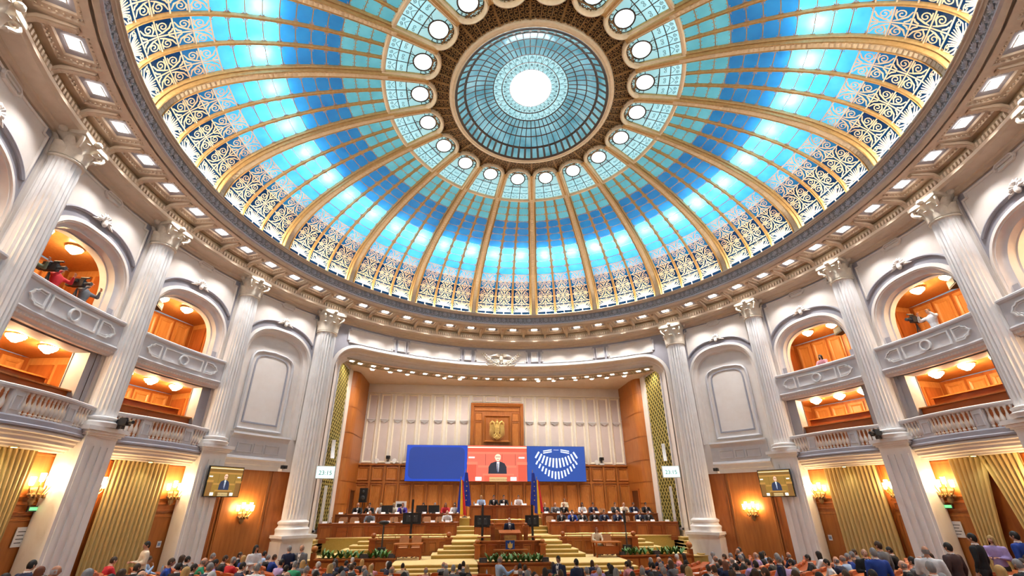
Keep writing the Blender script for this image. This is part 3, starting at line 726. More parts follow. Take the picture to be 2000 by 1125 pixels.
# upper parapet
P2 = [(.1, 7.47), (.22, 7.47), (.24, 7.52), (.34, 7.56), (.36, 7.64), (.40, 7.66), (.42, 7.72), (.38, 7.74), (.36, 7.78), (.36, 8.48), (.40, 8.5), (.43, 8.55), (.43, 8.6), (.4, 8.63), (.1, 8.63), (.1, 7.47)]
PAR = MB().grid(lambda u, v: (-1.78 + 3.56 * u, P2[int(round(v * 15))][0], P2[int(round(v * 15))][1]), 14, 15)
for s in (-1, 1): PAR.add([(s * 1.78, y, z) for y, z in P2[:-1]], [tuple(range(15))])
PAR = PAR.bend(RW).mesh('parapet', pale)
mb = MB(); fr = [(-.025, .36), (-.02, .40), (.02, .40), (.025, .36)]
mb.sweep(dense([(-.82, 7.92), (.82, 7.92), (.82, 8.36), (-.82, 8.36)], .25, True), fr, True); PM1 = mb.bend(RW).mesh('parapet_moulding', white)
mb = MB(); mb.sweep(arc2(0, 8.14, .17, 0, 360, 20)[:-1], [(-.03, .36), (-.02, .43), (.02, .43), (.03, .36)], True); PM2 = mb.bend(RW).mesh('parapet_ring', white)
def plq(s):
    mb = MB(); p = [(.98, 7.92), (1.28, 7.92), (1.34, 7.98), (1.42, 8.0), (1.45, 8.07), (1.52, 8.14), (1.45, 8.21), (1.42, 8.28), (1.34, 8.3), (1.28, 8.36), (.98, 8.36)]
    mb.sweep([(s * x, z) for x, z in p][::s], fr, True); mb.sweep([(s * (.06 + x * .93 if x < 1.2 else x * .93 + .06), 8.14 + (z - 8.14) * .7) for x, z in p][::s], [(-.012, .36), (-.01, .38), (.01, .38), (.012, .36)], True)
    return mb.bend(RW).mesh('parapet_plaque', white)
PM3 = [plq(1), plq(-1)]
mb = MB()
for i in range(30): mb.ball((-1.7 + i * 3.4 / 29, .33, 7.6), .045, 6, 4, (.8, .6, 1))
BEAD = mb.bend(RW).mesh('bead_row', cream)
# curtain with folds
def curt(x0, x1, z0, z1, y, folds, pull=None):
    mb = MB()
    def fn(u, v):
        z = z0 + (z1 - z0) * v; a, b = x0, x1
        if pull: k = pull(v); a = x0 + (x1 - x0) * k[0]; b = x0 + (x1 - x0) * k[1]
        x = a + (b - a) * u
        return (x, y + .035 * sin(u * folds * 2 * pi) + .012 * sin(u * folds * 4 * pi + 1), z)
    return mb.grid(fn, folds * 8, 10).bend(RW).mesh('curtain', curtain, True)
CURT = curt(-.98, .98, .0, 4.5, .0, 13)
CURL = curt(-1.0, .1, .0, 4.5, .03, 7, lambda v: (0, .55 + .45 * min(1, max(0, (v - .25) / .75)) ** 1.6))
CURR = curt(-.1, 1.0, .0, 4.5, .03, 7, lambda v: (.45 - .45 * min(1, max(0, (v - .25) / .75)) ** 1.6, 1))
CURD = MB().box(-1.02, 1.02, -.05, .12, 4.5, 4.56, 6).bend(RW).mesh('curtain_rail', dgrey)
# wall sconce: carved bracket, arms, glowing cups
def sconce(name, label, az, x, z, y=-.12):
    a = az + math.degrees(x / RW); t = thing(name, label, 'wall lamp', pol(RW - y, a, z), -radians(a), 'wall sconces')
    # local frame: -y is into the hall
    for me, nm in ((SCB, 'bracket'),): link(me, nm, t)
    for i, (dx, dy, dz) in enumerate(((-.3, -.2, .1), (-.16, -.3, .2), (0, -.34, .12), (.16, -.3, .2), (.3, -.2, .1))): link(SCA[i], 'arm', t); link(SCC, 'glass_cup', t, (dx, dy, dz))
    return t
mb = MB(); mb.lathe([(.0, -.4), (.03, -.38), (.07, -.28), (.05, -.2), (.11, -.1), (.14, 0), (.1, .06), (.0, .08)], 12); mb.map(lambda x, y, z: (x * 1.5, y * .6 - .08, z))
for k in range(8): mb.ball(((k - 3.5) * .06, -.15, -.12 - .05 * (k % 2)), .05, 6, 4)
SCB = mb.mesh('bracket', bronzeg, True)
SCA = [MB().tube([(0, -.08, -.1), (dx * .6, dy * .8, -.12), (dx, dy, dz - .08), (dx, dy, dz)], .018, 5).mesh('arm', brass) for dx, dy, dz in ((-.3, -.2, .1), (-.16, -.3, .2), (0, -.34, .12), (.16, -.3, .2), (.3, -.2, .1))]
SCC = MB().lathe([(.03, 0), (.05, .02), (.058, .12), (.062, .22), (.05, .22), (.0, .2)], 10).mesh('glass_cup', lamp_warm, True)
# ceiling lamp of the boxes
BLB = MB().lathe([(.0, -.2), (.06, -.19), (.1, -.15), (.15, -.12), (.16, -.09), (.2, -.07), (.215, -.03), (.2, 0)], 14).mesh('glass_bowl', lamp_box, True)
BLR = MB().lathe([(.2, 0), (.23, -.01), (.23, .03), (.06, .05), (.0, .05)], 14).mesh('lamp_rim', brass, True)
DLM = MB().lathe([(0, -.02), (.06, -.015), (.07, 0)], 10).mesh('lamp_lens', emi('downlight_green_glow', (.85, 1, .35), 9)); DLR = MB().lathe([(.07, -.01), (.1, -.01), (.1, .01)], 10).mesh('lamp_rim', brass)
# columns -----------------------------------------------------------------
def fluted(r0, r1, z0, z1, nf=24):
    n = nf * 4
    def fn(u, v):
        z = z0 + (z1 - z0) * v; r = r0 + (r1 - r0) * v ** 1.5; f = (u * nf) % 1
        g = .045 * sin(pi * min(1, max(0, (f - .12) / .76))) ** .8 * min(1, v * 30, (1 - v) * 40) * r / .4
        a = 2 * pi * u; return ((r - g) * cos(a), (r - g) * sin(a), z)
    mb = MB(); n_ = 12; vv = [0, .012, .03, .25, .5, .75, .975, .99, 1]
    return mb.grid(lambda u, v: fn(u, vv[int(round(v * 8))]), n, 8, True).mesh('shaft', marble, False)
def leafm(r, h, w, curl):
    def fn(u, v):
        x = (u - .5) * w * (1 - .75 * max(0, v - .55) / .45 * .8) * (.8 + .35 * sin(pi * v)) ; out = r + .02 + .02 * v + curl * max(0, v - .45) ** 1.7 * 2.2
        z = h * (v if v < .85 else .85 + (v - .85) * .2 - (v - .85) ** 2 * 9 * .5)
        return (x * (1 + .0), -(out + .03 * (1 - (2 * u - 1) ** 2)), z)
    return MB().grid(fn, 4, 8).mesh('acanthus_leaf', mat('capital_stone', (.80, .72, .60), (.70, .61, .49), 8, .5), True)
stone = MATS.get('capital_stone') or mat('capital_stone', (.80, .72, .60), (.70, .61, .49), 8, .5)
class ColSet: pass
def colset(r0, r1, zp0, zp1, zb1, zn, zc):
    c = ColSet(); h = zc - zn
    c.shaft = fluted(r0, r1, zb1, zn)
    c.neck = MB().lathe([(r1, zn - .03), (r1 + .05, zn - .02), (r1 + .06, zn + .01), (r1 + .03, zn + .04), (r1 + .04, zn + .06), (r1, zn + .08)], 32).mesh('astragal', stone, True)
    mb = MB(); mb.lathe([(r1 - .01, zn + .06), (r1 - .02, zn + h * .55), (r1 + .06, zn + h * .8), (r1 + .12, zn + h * .86)], 24); c.bell = mb.mesh('bell', stone, True)
    w = r1 + .26; ab = []
    for k in range(4):
        a = pi / 4 + k * pi / 2
        for i in range(6):
            f = i / 6; p0 = Vector((w * 1.2 * cos(a), w * 1.2 * sin(a))); p1 = Vector((w * 1.2 * cos(a + pi / 2), w * 1.2 * sin(a + pi / 2)))
            p = p0.lerp(p1, f); q = p * (1 - .12 * sin(pi * f)); ab.append((q.x, q.y))
    mb = MB(); mb.prism(ab, zn + h * .86, zc, 'z'); c.abacus = mb.mesh('abacus', stone)
    c.leaf1 = leafm(r1, h * .48, r1 * .8, .17); c.leaf2 = leafm(r1, h * .78, r1 * .7, .2); c.zl = zn + .07
    mb = MB()
    for k in range(4):
        a = pi / 4 + k * pi / 2; d = Vector((cos(a), sin(a), 0)); pts = []
        for i in range(16):
            t = i / 15; ang = -pi / 2 + t * 2.6 * pi; rr = .13 * (1 - .8 * t); pts.append(d * (w * .98 + rr * cos(ang) - .05) + Vector((0, 0, zn + h * .72 + rr * sin(ang))))
        mb.tube([d * (r1 * .95) + Vector((0, 0, zn + h * .4))] + pts, [.05] + [.05 - .03 * i / 15 for i in range(16)], 6)
    c.vol = mb.mesh('volutes', stone, True)
    mb = MB()
    for k in range(4): a = k * pi / 2; mb.ball((w * .86 * cos(a), w * .86 * sin(a), zc - .06), .1, 8, 6)
    c.fleur = mb.mesh('fleurons', stone, True)
    b = zb1 - zp1
    c.base = MB().lathe([(r0 + .16, zp1), (r0 + .16, zp1 + b * .22), (r0 + .18, zp1 + b * .3), (r0 + .18, zp1 + b * .4), (r0 + .1, zp1 + b * .52), (r0 + .07, zp1 + b * .64), (r0 + .12, zp1 + b * .74), (r0 + .12, zp1 + b * .86), (r0 + .04, zp1 + b * .95), (r0, zb1)], 40).mesh('column_base', marble, True)
    # pedestal: fluted square pier, or a plain moulded block for the stage columns
    mb = MB(); W = r0 + .1
    if zp1 > 4:
        for s, y in ((0, 0),): mb.box(-W, W, -.34, .35, zp0, zp1 - .32)
        for i in range(4): mb.box(-W + .1 + i * (2 * W - .1) / 4, -W + (i + 1) * (2 * W - .1) / 4, -.37, -.34, zp0, zp1 - .55)
    else: mb.box(-W - .08, W + .08, -W, .4, zp0, zp1 - .25); mb.box(-W - .2, W + .2, -W - .12, .4, zp0, zp0 + .3)
    c.pier = mb.mesh('pedestal', marble)
    mb = MB(); W2 = W + .1; Z = zp1 - .32
    for i, (e, z0, z1) in enumerate(((0, Z, Z + .06), (.05, Z + .06, Z + .12), (.1, Z + .12, Z + .2), (.16, Z + .2, zp1))): mb.box(-W - e, W + e, -(.36 if zp1 > 4 else W) - e, .35, z0, z1)
    c.cap = mb.mesh('pedestal_cap', marble)
    return c
CN = colset(.41, .37, -.2, 5.28, 5.62, 11.76, 12.62)
CS = colset(.53, .47, -.2, 1.9, 2.5, 11.44, 12.62)
def column(c, az, label):
    p = pol(13.70, az); t = thing('column', label, 'column', p, -radians(az), 'marble columns of the round wall')
    for me in (c.pier, c.cap, c.base, c.shaft, c.neck): link(me, me.name.split('.')[0], t)
    cap = link(c.bell, 'capital', t)
    for me in (c.abacus, c.vol, c.fleur): link(me, me.name.split('.')[0], cap)
    for k in range(8):
        link(c.leaf1, 'acanthus_leaf', cap, (0, 0, c.zl), radians(45 * k)); link(c.leaf2, 'acanthus_leaf', cap, (0, 0, c.zl), radians(45 * k + 22.5))
    return t
for s, sd in ((-1, 'left'), (1, 'right')):
    column(CS, s * 45, 'large white marble column flanking the stage on the %s' % sd)
    for k, n in ((63, 'second'), (81, 'third'), (99, 'fourth')): column(CN, s * k, '%s fluted marble column %s of the stage' % (n, sd))
    column(CN, s * 117, 'fifth fluted marble column %s of the stage' % sd)
    # the wall of that side
    wl = thing('wall_' + sd, 'grey and cream curved wall %s of the stage' % sd, 'wall', kind='structure')
    for k in (54, 72, 90, 108):
        az = s * k; rz = -radians(az)
        L = lambda me, nm=None: link(me, nm or me.name.split('.')[0], wl, rz=rz)
        blank = k == 54
        for me in ((WALL_BLANK, RECESS, ARB, BLF, BLF2, BLP, SHELF, SHF2) if blank else (WALL_BOX, ARO, ARI)): L(me)
        for me in (ATP, ATF, ATA, CART, ROSE, LWB, *PIL): L(me)
        for me in (LW_BL if blank else LW_SIDE + LW_CEN): L(me)
        nm = {54: 'blank', 72: 'first', 90: 'second', 108: 'third'}[k]
        if blank:
            sconce('wall_sconce', 'warm glass sconce on the wood wall of the %s blank bay' % sd, az, 0, 2.78, -.1); continue
        for up, (d, pn) in ((1, BOXU), (0, BOXL)):
            b = thing('wall_box_lining', 'wood-panelled inside of the %s %s box %s of the stage' % (nm, 'upper' if up else 'lower', sd), 'theatre box', (0, 0, 0), rz, 'wood-panelled theatre boxes', 'structure')
            for kk, me in d.items(): link(me, kk.rstrip('.'), b)
            for me in pn: link(me, me.name.split('.')[0], b)
            for i, x in enumerate((-1.0, 0, 1.0) if not up else (-.55, .55)):
                a = az + math.degrees(x / (RW + .95)); w_ = {0: ('nearest the stage', 'in the middle', 'farthest from the stage'), 1: ('nearer the stage', 'farther from the stage')}[up]
                i2 = (i if s > 0 else (1 if up else 2) - i)
                t = thing('box_ceiling_lamp', 'glowing glass bowl lamp in the %s %s %s box, %s' % (nm, sd, 'upper' if up else 'lower', w_[i2]), 'ceiling lamp', pol(RW + (.85 if not up else .95), a, 7.47 if not up else 10.66), -radians(a), 'bowl lamps in the boxes')
                link(BLB, 'glass_bowl', t); link(BLR, 'lamp_rim', t)
        t = thing('balustrade_balcony', 'stone balustrade balcony of the %s lower box %s of the stage' % (nm, sd), 'balcony', (0, 0, 0), rz, 'balustrade balconies of the lower boxes')
        for me in (RAIL, PLIN, UND, BFL): link(me, me.name.split('.')[0], t)
        xs_ = [-1.78 + .135 * i for i in range(6)] + [-.62 + .1378 * i for i in range(10)] + [1.105 + .135 * i for i in range(6)]
        for x in xs_: y = yb(x) - .05; link(BALU, 'baluster', t, ((RW - y) * sin(x / RW), (RW - y) * cos(x / RW), 0))
        for x in (-.83, .86): y = yb(x) - .03; link(PEDB, 'pedestal', t, ((RW - y) * sin(x / RW), (RW - y) * cos(x / RW), 0), pi - x / RW)
        t = thing('parapet_balcony', 'solid panelled parapet of the %s upper box %s of the stage' % (nm, sd), 'balcony', (0, 0, 0), rz, 'panelled parapets of the upper boxes')
        for me in (PAR, PM1, PM2, BEAD, *PM3): link(me, me.name.split('.')[0], t)
        if k < 108:
            for x in (-1.42, 1.42):
                near = (x * s < 0)
                sconce('wall_sconce', 'warm glass sconce under the %s %s box, on the side %s the stage' % (nm, sd, 'near' if near else 'away from'), az, x, 3.5, -.1)
            q = thing('balcony_downlight', 'small greenish downlight under the %s %s balcony' % (nm, sd), 'lamp', pol(13.62, az, 4.47), rz, 'downlights under the balconies')
            link(DLM, 'lamp_lens', q); link(DLR, 'lamp_rim', q); spot(q, (0, 0, -.03), 28, 120, .8, (1, .95, .6))
            c = thing('curtain', 'gold %s curtain under the %s %s box' % ('closed' if k == 72 else 'parted', nm, sd), 'curtain', (0, 0, 0), rz, 'gold curtains over the hall doors')
            if k == 72: link(CURT, 'curtain_cloth', c)
            else: link(CURL, 'curtain_cloth', c); link(CURR, 'curtain_cloth', c)
            link(CURD, 'curtain_rail', c)
# wall behind the camera
wb = thing('wall_rear', 'plain cream round wall behind the last seats', 'wall', kind='structure')
MB().rev([(RW, -.2), (RW, 12.5)], 117, 243, 40).build('wall_sheet', cream, wb)
# ================================================================== STAGE: PROSCENIUM
pro = thing('wall_stage_front', 'cream curved proscenium wall over the stage opening', 'wall', kind='structure')
PW = RW * radians(41.7); PZ = 11.2; PC = 1.35
def pz(x):
    e = abs(x) - (PW - PC); return PZ if e <= 0 else PZ - PC + sqrt(max(0, PC * PC - e * e))
mb = MB(); mb.strip(seg(-PW, PW, 80), pz, lambda x: 12.5, 0)
for s in (-1, 1): mb.strip([s * PW, s * (PW + .3), s * RW * radians(46)], lambda x: -.2, lambda x: 12.5, 0)
mb.bend(RW).build('wall_sheet', grey, pro)
ppath = [(-PW, -.2), (-PW, 4), (-PW, 8), (-PW, PZ - PC)] + [(-PW + PC - PC * cos(t), PZ - PC + PC * sin(t)) for t in seg(.1, pi / 2, 8)] + [(x, PZ) for x in seg(-PW + PC + .3, PW - PC - .3, 40)] + [(PW - PC + PC * cos(t), PZ - PC + PC * sin(t)) for t in seg(pi / 2, .1, 8)] + [(PW, PZ - PC), (PW, 8), (PW, 4), (PW, -.2)]
MB().sweep(ppath, [(.2, 0), (.2, .05), (.12, .08), (.04, .1), (0, .06), (-.02, .03)]).bend(RW).build('opening_moulding', cream, pro, True)
MB().sweep(ppath, [(-.02, .03), (-.05, -.06), (-.12, -.2), (-.22, -.24), (-.24, -.32), (-.4, -.42), (-.52, -.5), (-.53, -.6)]).bend(RW).build('opening_reveal', mat('reveal_cream', (.72, .62, .54), (.67, .57, .49), 4, .55), pro, True)
def notched(x0, x1, z0, z1, k=.12):
    return [(x0, z0 + k), (x0 + k, z0 + k), (x0 + k, z0), (x1 - k, z0), (x1 - k, z0 + k), (x1, z0 + k), (x1, z1 - k), (x1 - k, z1 - k), (x1 - k, z1), (x0 + k, z1), (x0 + k, z1 - k), (x0, z1 - k)]
for a0, a1, nt in ((-39.5, -28, 1), (-27.1, -25.3, 0), (-24.6, -10.7, 1), (-9.7, -8.1, 0), (-6.9, 6.9, 1), (8.1, 9.7, 0), (10.7, 24.6, 1), (25.3, 27.1, 0), (28, 39.5, 1)):
    x0, x1 = RW * radians(a0), RW * radians(a1); e = 10.9 if abs(a0) > 27.5 and abs(a1) > 27.5 and nt else 0
    p = notched(x0, x1, 11.45, 12.28) if nt else [(x0, 11.55), (x1, 11.55), (x1, 12.18), (x0, 12.18)]
    kk = .12 if nt else 0
    mb = MB()
    for u0, u1, w0, w1 in ((x0 + kk, x1 - kk, 11.45 if nt else 11.55, 12.28 if nt else 12.18),) + (((x0, x0 + kk, 11.57, 12.16), (x1 - kk, x1, 11.57, 12.16)) if nt else ()): mb.strip(seg(u0, u1, max(2, int((u1 - u0) / .4))), lambda x: w0, lambda x: w1, .02)
    o = mb.bend(RW).build('header_panel', cream, pro)
    mb = MB(); mb.sweep(dense(p, .3, True), [(-.045, .0), (-.04, .06), (.0, .08), (.04, .05), (.05, .0)], True)
    mb.bend(RW).build('panel_moulding', pale, o)
def eagle_relief(mb, cx, cz, k, y):
    """spread eagle on palm branches"""
    for s in (-1, 1):
        for i in range(7):
            a = radians(12 + i * 11); L = k * (1.1 - .07 * i)
            mb.tube([(cx + s * .12 * k, y, cz + .15 * k), (cx + s * (.12 * k + L * .5 * cos(a)), y + .06 * k, cz + .15 * k + L * .42 * sin(a) + .05 * k), (cx + s * (.12 * k + L * cos(a)), y + .02, cz + .1 * k + L * .5 * sin(a))], [.09 * k, .1 * k, .02 * k], 6)
        for i in range(6):
            a = radians(-8 - i * 13); L = k * (.95 - .06 * i)
            mb.tube([(cx + s * .1 * k, y, cz - .1 * k), (cx + s * (.1 * k + L * .5 * cos(a)), y + .05 * k, cz - .1 * k + L * .5 * sin(a)), (cx + s * (.1 * k + L * cos(a)), y + .02, cz - .12 * k + L * .75 * sin(a))], [.05 * k, .08 * k, .015 * k], 5)
    mb.ball((cx, y + .03, cz), .22 * k, 10, 8, (.9, .7, 1.6)); mb.ball((cx, y + .1 * k, cz + .42 * k), .12 * k, 9, 7)
    mb.tube([(cx, y + .15 * k, cz + .43 * k), (cx + .16 * k, y + .14 * k, cz + .4 * k)], [.06 * k, .01], 6)
    mb.tube([(cx, y, cz - .2 * k), (cx, y + .03, cz - .6 * k)], [.14 * k, .03], 6)
mb = MB(); eagle_relief(mb, 0, 11.72, .62, .09)
for sg in (-1, 1):
    for i in range(11):
        u = i / 10; bx, bz = sg * (.15 + 1.0 * u), 11.62 - .34 * (1 - u) + .38 * u * u
        for k in (-1, 1):
            a = radians(20 + 50 * k + 25 * u); mb.tube([(bx, .08, bz), (bx + sg * .1 * cos(a), .13, bz + .1 * sin(a)), (bx + sg * .2 * cos(a), .1, bz + .19 * sin(a))], [.02, .04, .008], 5)
    mb.tube([(sg * .1, .08, 11.3), (sg * .5, .1, 11.42), (sg * .9, .1, 11.75), (sg * 1.15, .08, 12.0)], [.03, .03, .025, .01], 5)
    for i in range(6): mb.tube([(sg * .1, .08, 11.3), (sg * (.2 + .12 * i), .1, 11.2 + .02 * i), (sg * (.3 + .14 * i), .08, 11.16 + .05 * i)], [.03, .035, .008], 5)
mb.bend(RW).build('eagle_relief', stone, None, True)
tag(bpy.data.objects['eagle_relief'], 'stone eagle relief with palm branches above the stage opening', 'relief')
# ================================================================== STAGE: ROOM
BY = 17.0
wbk = thing('wall_stage_back', 'cream panelled and wood wainscoted back wall of the stage', 'wall', kind='structure')
MB().add([(-9.0, BY, .5), (9.0, BY, .5), (9.0, BY, 10.75), (-9.0, BY, 10.75)], [(0, 1, 2, 3)]).build('wall_sheet', cream, wbk)
ED = [-8.72, -7.89, -7.02, -6.17, -5.29, -4.4, -3.51, -2.65, -1.81]
pnk = mat('pink_cream_panel', (.64, .56, .54), (.60, .52, .50), 2, .6)
def rpanel(x0, x1, z0, z1, y, d=.05, w=.05, m1=None, m2=None, name='wall_panel', par=None):
    """raised moulding round a sunk field; front faces -y"""
    mb = MB(); mb.box(x0 + w, x1 - w, y - .012, y, z0 + w, z1 - w)
    o = mb.build(name, m1 or pnk, par)
    mb = MB(); mb.sweep([(x0, z0), (x1, z0), (x1, z1), (x0, z1)], [(.0, y), (.0, y - d), (w * .45, y - d * 1.2), (w, y - d * .5), (w * 1.4, y - .012)], True)
    mb.build('panel_frame', m2 or goldp, o); return o
crmf = mat('panel_frame_cream', (.84, .76, .64), (.78, .70, .57), 5, .5)
for sg in (-1, 1):
    for i in range(8):
        x0, x1 = sorted((sg * ED[i], sg * ED[i + 1])); o = rpanel(x0 + .07, x1 - .07, 5.56, 10.02, BY, .06, .09, pnk, crmf, par=wbk)
        c = (x0 + x1) / 2; mb = MB(); mb.box(c - .27, c + .27, BY - .16, BY, 8.26, 8.32); mb.box(c - .22, c + .22, BY - .12, BY, 8.18, 8.26); mb.prism([(c - .16, 8.18), (c, 8.06), (c + .16, 8.18)], BY - .09, BY); mb.build('shelf_bracket', pale, o)
for i in range(4): rpanel(-1.78 + .89 * i + .05, -1.78 + .89 * (i + 1) - .05, 9.58, 10.02, BY, .05, .06, pnk, crmf, par=wbk)
MB().box(-8.95, 8.95, BY - .08, BY, 10.05, 10.12).build('panel_cornice', crmf, wbk)
# wooden niche with the gold emblem
nic = MB(); nic.box(-1.79, 1.79, BY - .1, BY, 5.5, 9.48); nic.build('niche_backing', wood, wbk)
MB().sweep([(-1.79, 6.4), (-1.79, 9.48), (1.79, 9.48), (1.79, 6.4)], [(0, BY), (0, BY - .25), (-.06, BY - .28), (-.14, BY - .22), (-.2, BY - .2), (-.22, BY - .1)]).build('niche_frame', wood, wbk)
for x0, x1, z0, z1 in ((-1.55, 1.55, 8.95, 9.2), (-1.5, -1.0, 8.3, 8.85), (1.0, 1.5, 8.3, 8.85), (-1.5, -1.0, 6.6, 8.22), (1.0, 1.5, 6.6, 8.22)): rpanel(x0, x1, z0, z1, BY - .1, .04, .05, woodp, wood, 'wood_panel', wbk)
rpanel(-.9, .9, 6.88, 8.66, BY - .16, .1, .1, wood, wood, 'emblem_board', wbk)
def emblem(k, cx, cy, cz):
    """gold crowned eagle with a shield, sceptre and sword; faces -y"""
    t = thing('gold_emblem', 'large gold eagle coat of arms on the wood niche above the screens', 'emblem', (cx, cy, cz))
    mb = MB(); mb.ball((0, 0, -.02), .19, 12, 10, (1, .55, 1.65)); mb.ball((0, -.05, .35), .1, 10, 8, (1, .9, 1.1)); mb.tube([(0, -.08, .36), (-.1, -.1, .36), (-.15, -.09, .31)], [.06, .04, .01], 6); mb.tube([(0, 0, .2), (0, -.04, .33)], [.12, .08], 8); mb.build('body', emblemgold, t, True)
    for s in (-1, 1):
        mb = MB()
        mb.tube([(s * .12, 0, .1), (s * .2, -.04, .34), (s * .33, -.04, .42), (s * .45, -.02, .32), (s * .47, 0, .18)], [.07, .075, .07, .06, .03], 7)
        for i in range(6):
            x = .2 + i * .05; zt = .3 - .012 * i; zb_ = -.56 + .035 * i if i < 4 else -.45 + .06 * (i - 3)
            mb.tube([(s * x, -.02, zt), (s * (x + .03), -.03, (zt + zb_) / 2), (s * (x + .01 + .01 * i), 0, zb_)], [.022, .026, .006], 5)
        mb.build('wing', emblemgold, t, True)
        mb = MB(); mb.tube([(s * .08, -.03, -.25), (s * .18, -.07, -.36), (s * .16, -.08, -.42)], [.055, .04, .025], 6)
        for j in (-1, 0, 1): mb.tube([(s * .16, -.08, -.42), (s * (.16 + j * .05), -.1, -.5)], [.02, .006], 5)
        mb.tube([(s * .2, -.09, -.5), (s * .3, -.08, .1 - .2)], .014, 5); mb.tube([(s * .06, -.08, -.56), (s * .34, -.08, -.36)], .016, 5)
        mb.build('claw', emblemgold, t, True)
    mb = MB(); mb.prism([(-.13, .12), (.13, .12), (.13, -.08), (.09, -.18), (0, -.24), (-.09, -.18), (-.13, -.08)], -.15, -.1); mb.build('shield', emblemgold, t)
    mb = MB()
    for x in (-.06, .06): 
        for z in (.06, -.05): mb.ball((x, -.16, z), .035, 7, 5)
    mb.ball((0, -.16, -.15), .035, 7, 5); mb.box(-.005, .005, -.17, -.15, -.2, .12); mb.box(-.13, .13, -.17, -.15, 0, .01); mb.build('shield_relief', emblemgold, t, True)
    mb = MB(); mb.lathe([(.06, .42), (.075, .46), (.06, .47), (.085, .53), (.07, .53), (.0, .47)], 10); mb.tube([(0, 0, .5), (0, 0, .58)], .012, 5); mb.tube([(-.03, 0, .55), (.03, 0, .55)], .012, 5); mb.build('crown', emblemgold, t, True)
    mb = MB()
    for i in range(5): mb.tube([(0, 0, -.28), ((i - 2) * .05, -.03, -.45), ((i - 2) * .075, 0, -.6 + .04 * abs(i - 2))], [.05, .05, .012], 6)
    mb.build('tail', emblemgold, t, True)
    t.scale = (k * .95, k, k * 1.12); return t
emblem(1.05, -.02, BY - .32, 7.72)
# wainscot
MB().box(-8.95, 8.95, BY - .1, BY, .8, 5.42).build('wainscot_backing', woodd, wbk)
MB().box(-8.95, 8.95, BY - .22, BY, 5.42, 5.5).build('wainscot_ledge', wood, wbk)
MB().box(-8.95, 8.95, BY - .15, BY - .1, 4.36, 4.46).build('wainscot_rail', wood, wbk)
for i in range(20):
    x0 = -8.86 + .886 * i
    rpanel(x0 + .1, x0 + .786, 4.52, 5.3, BY - .1, .05, .07, woodp, wood, 'wood_panel', wbk)
    rpanel(x0 + .1, x0 + .786, 1.95, 4.28, BY - .1, .05, .07, woodp, wood, 'wood_panel', wbk)
    if i: MB().box(x0 - .06, x0 + .06, BY - .17, BY - .1, .9, 5.42).build('wood_post', wood, wbk)
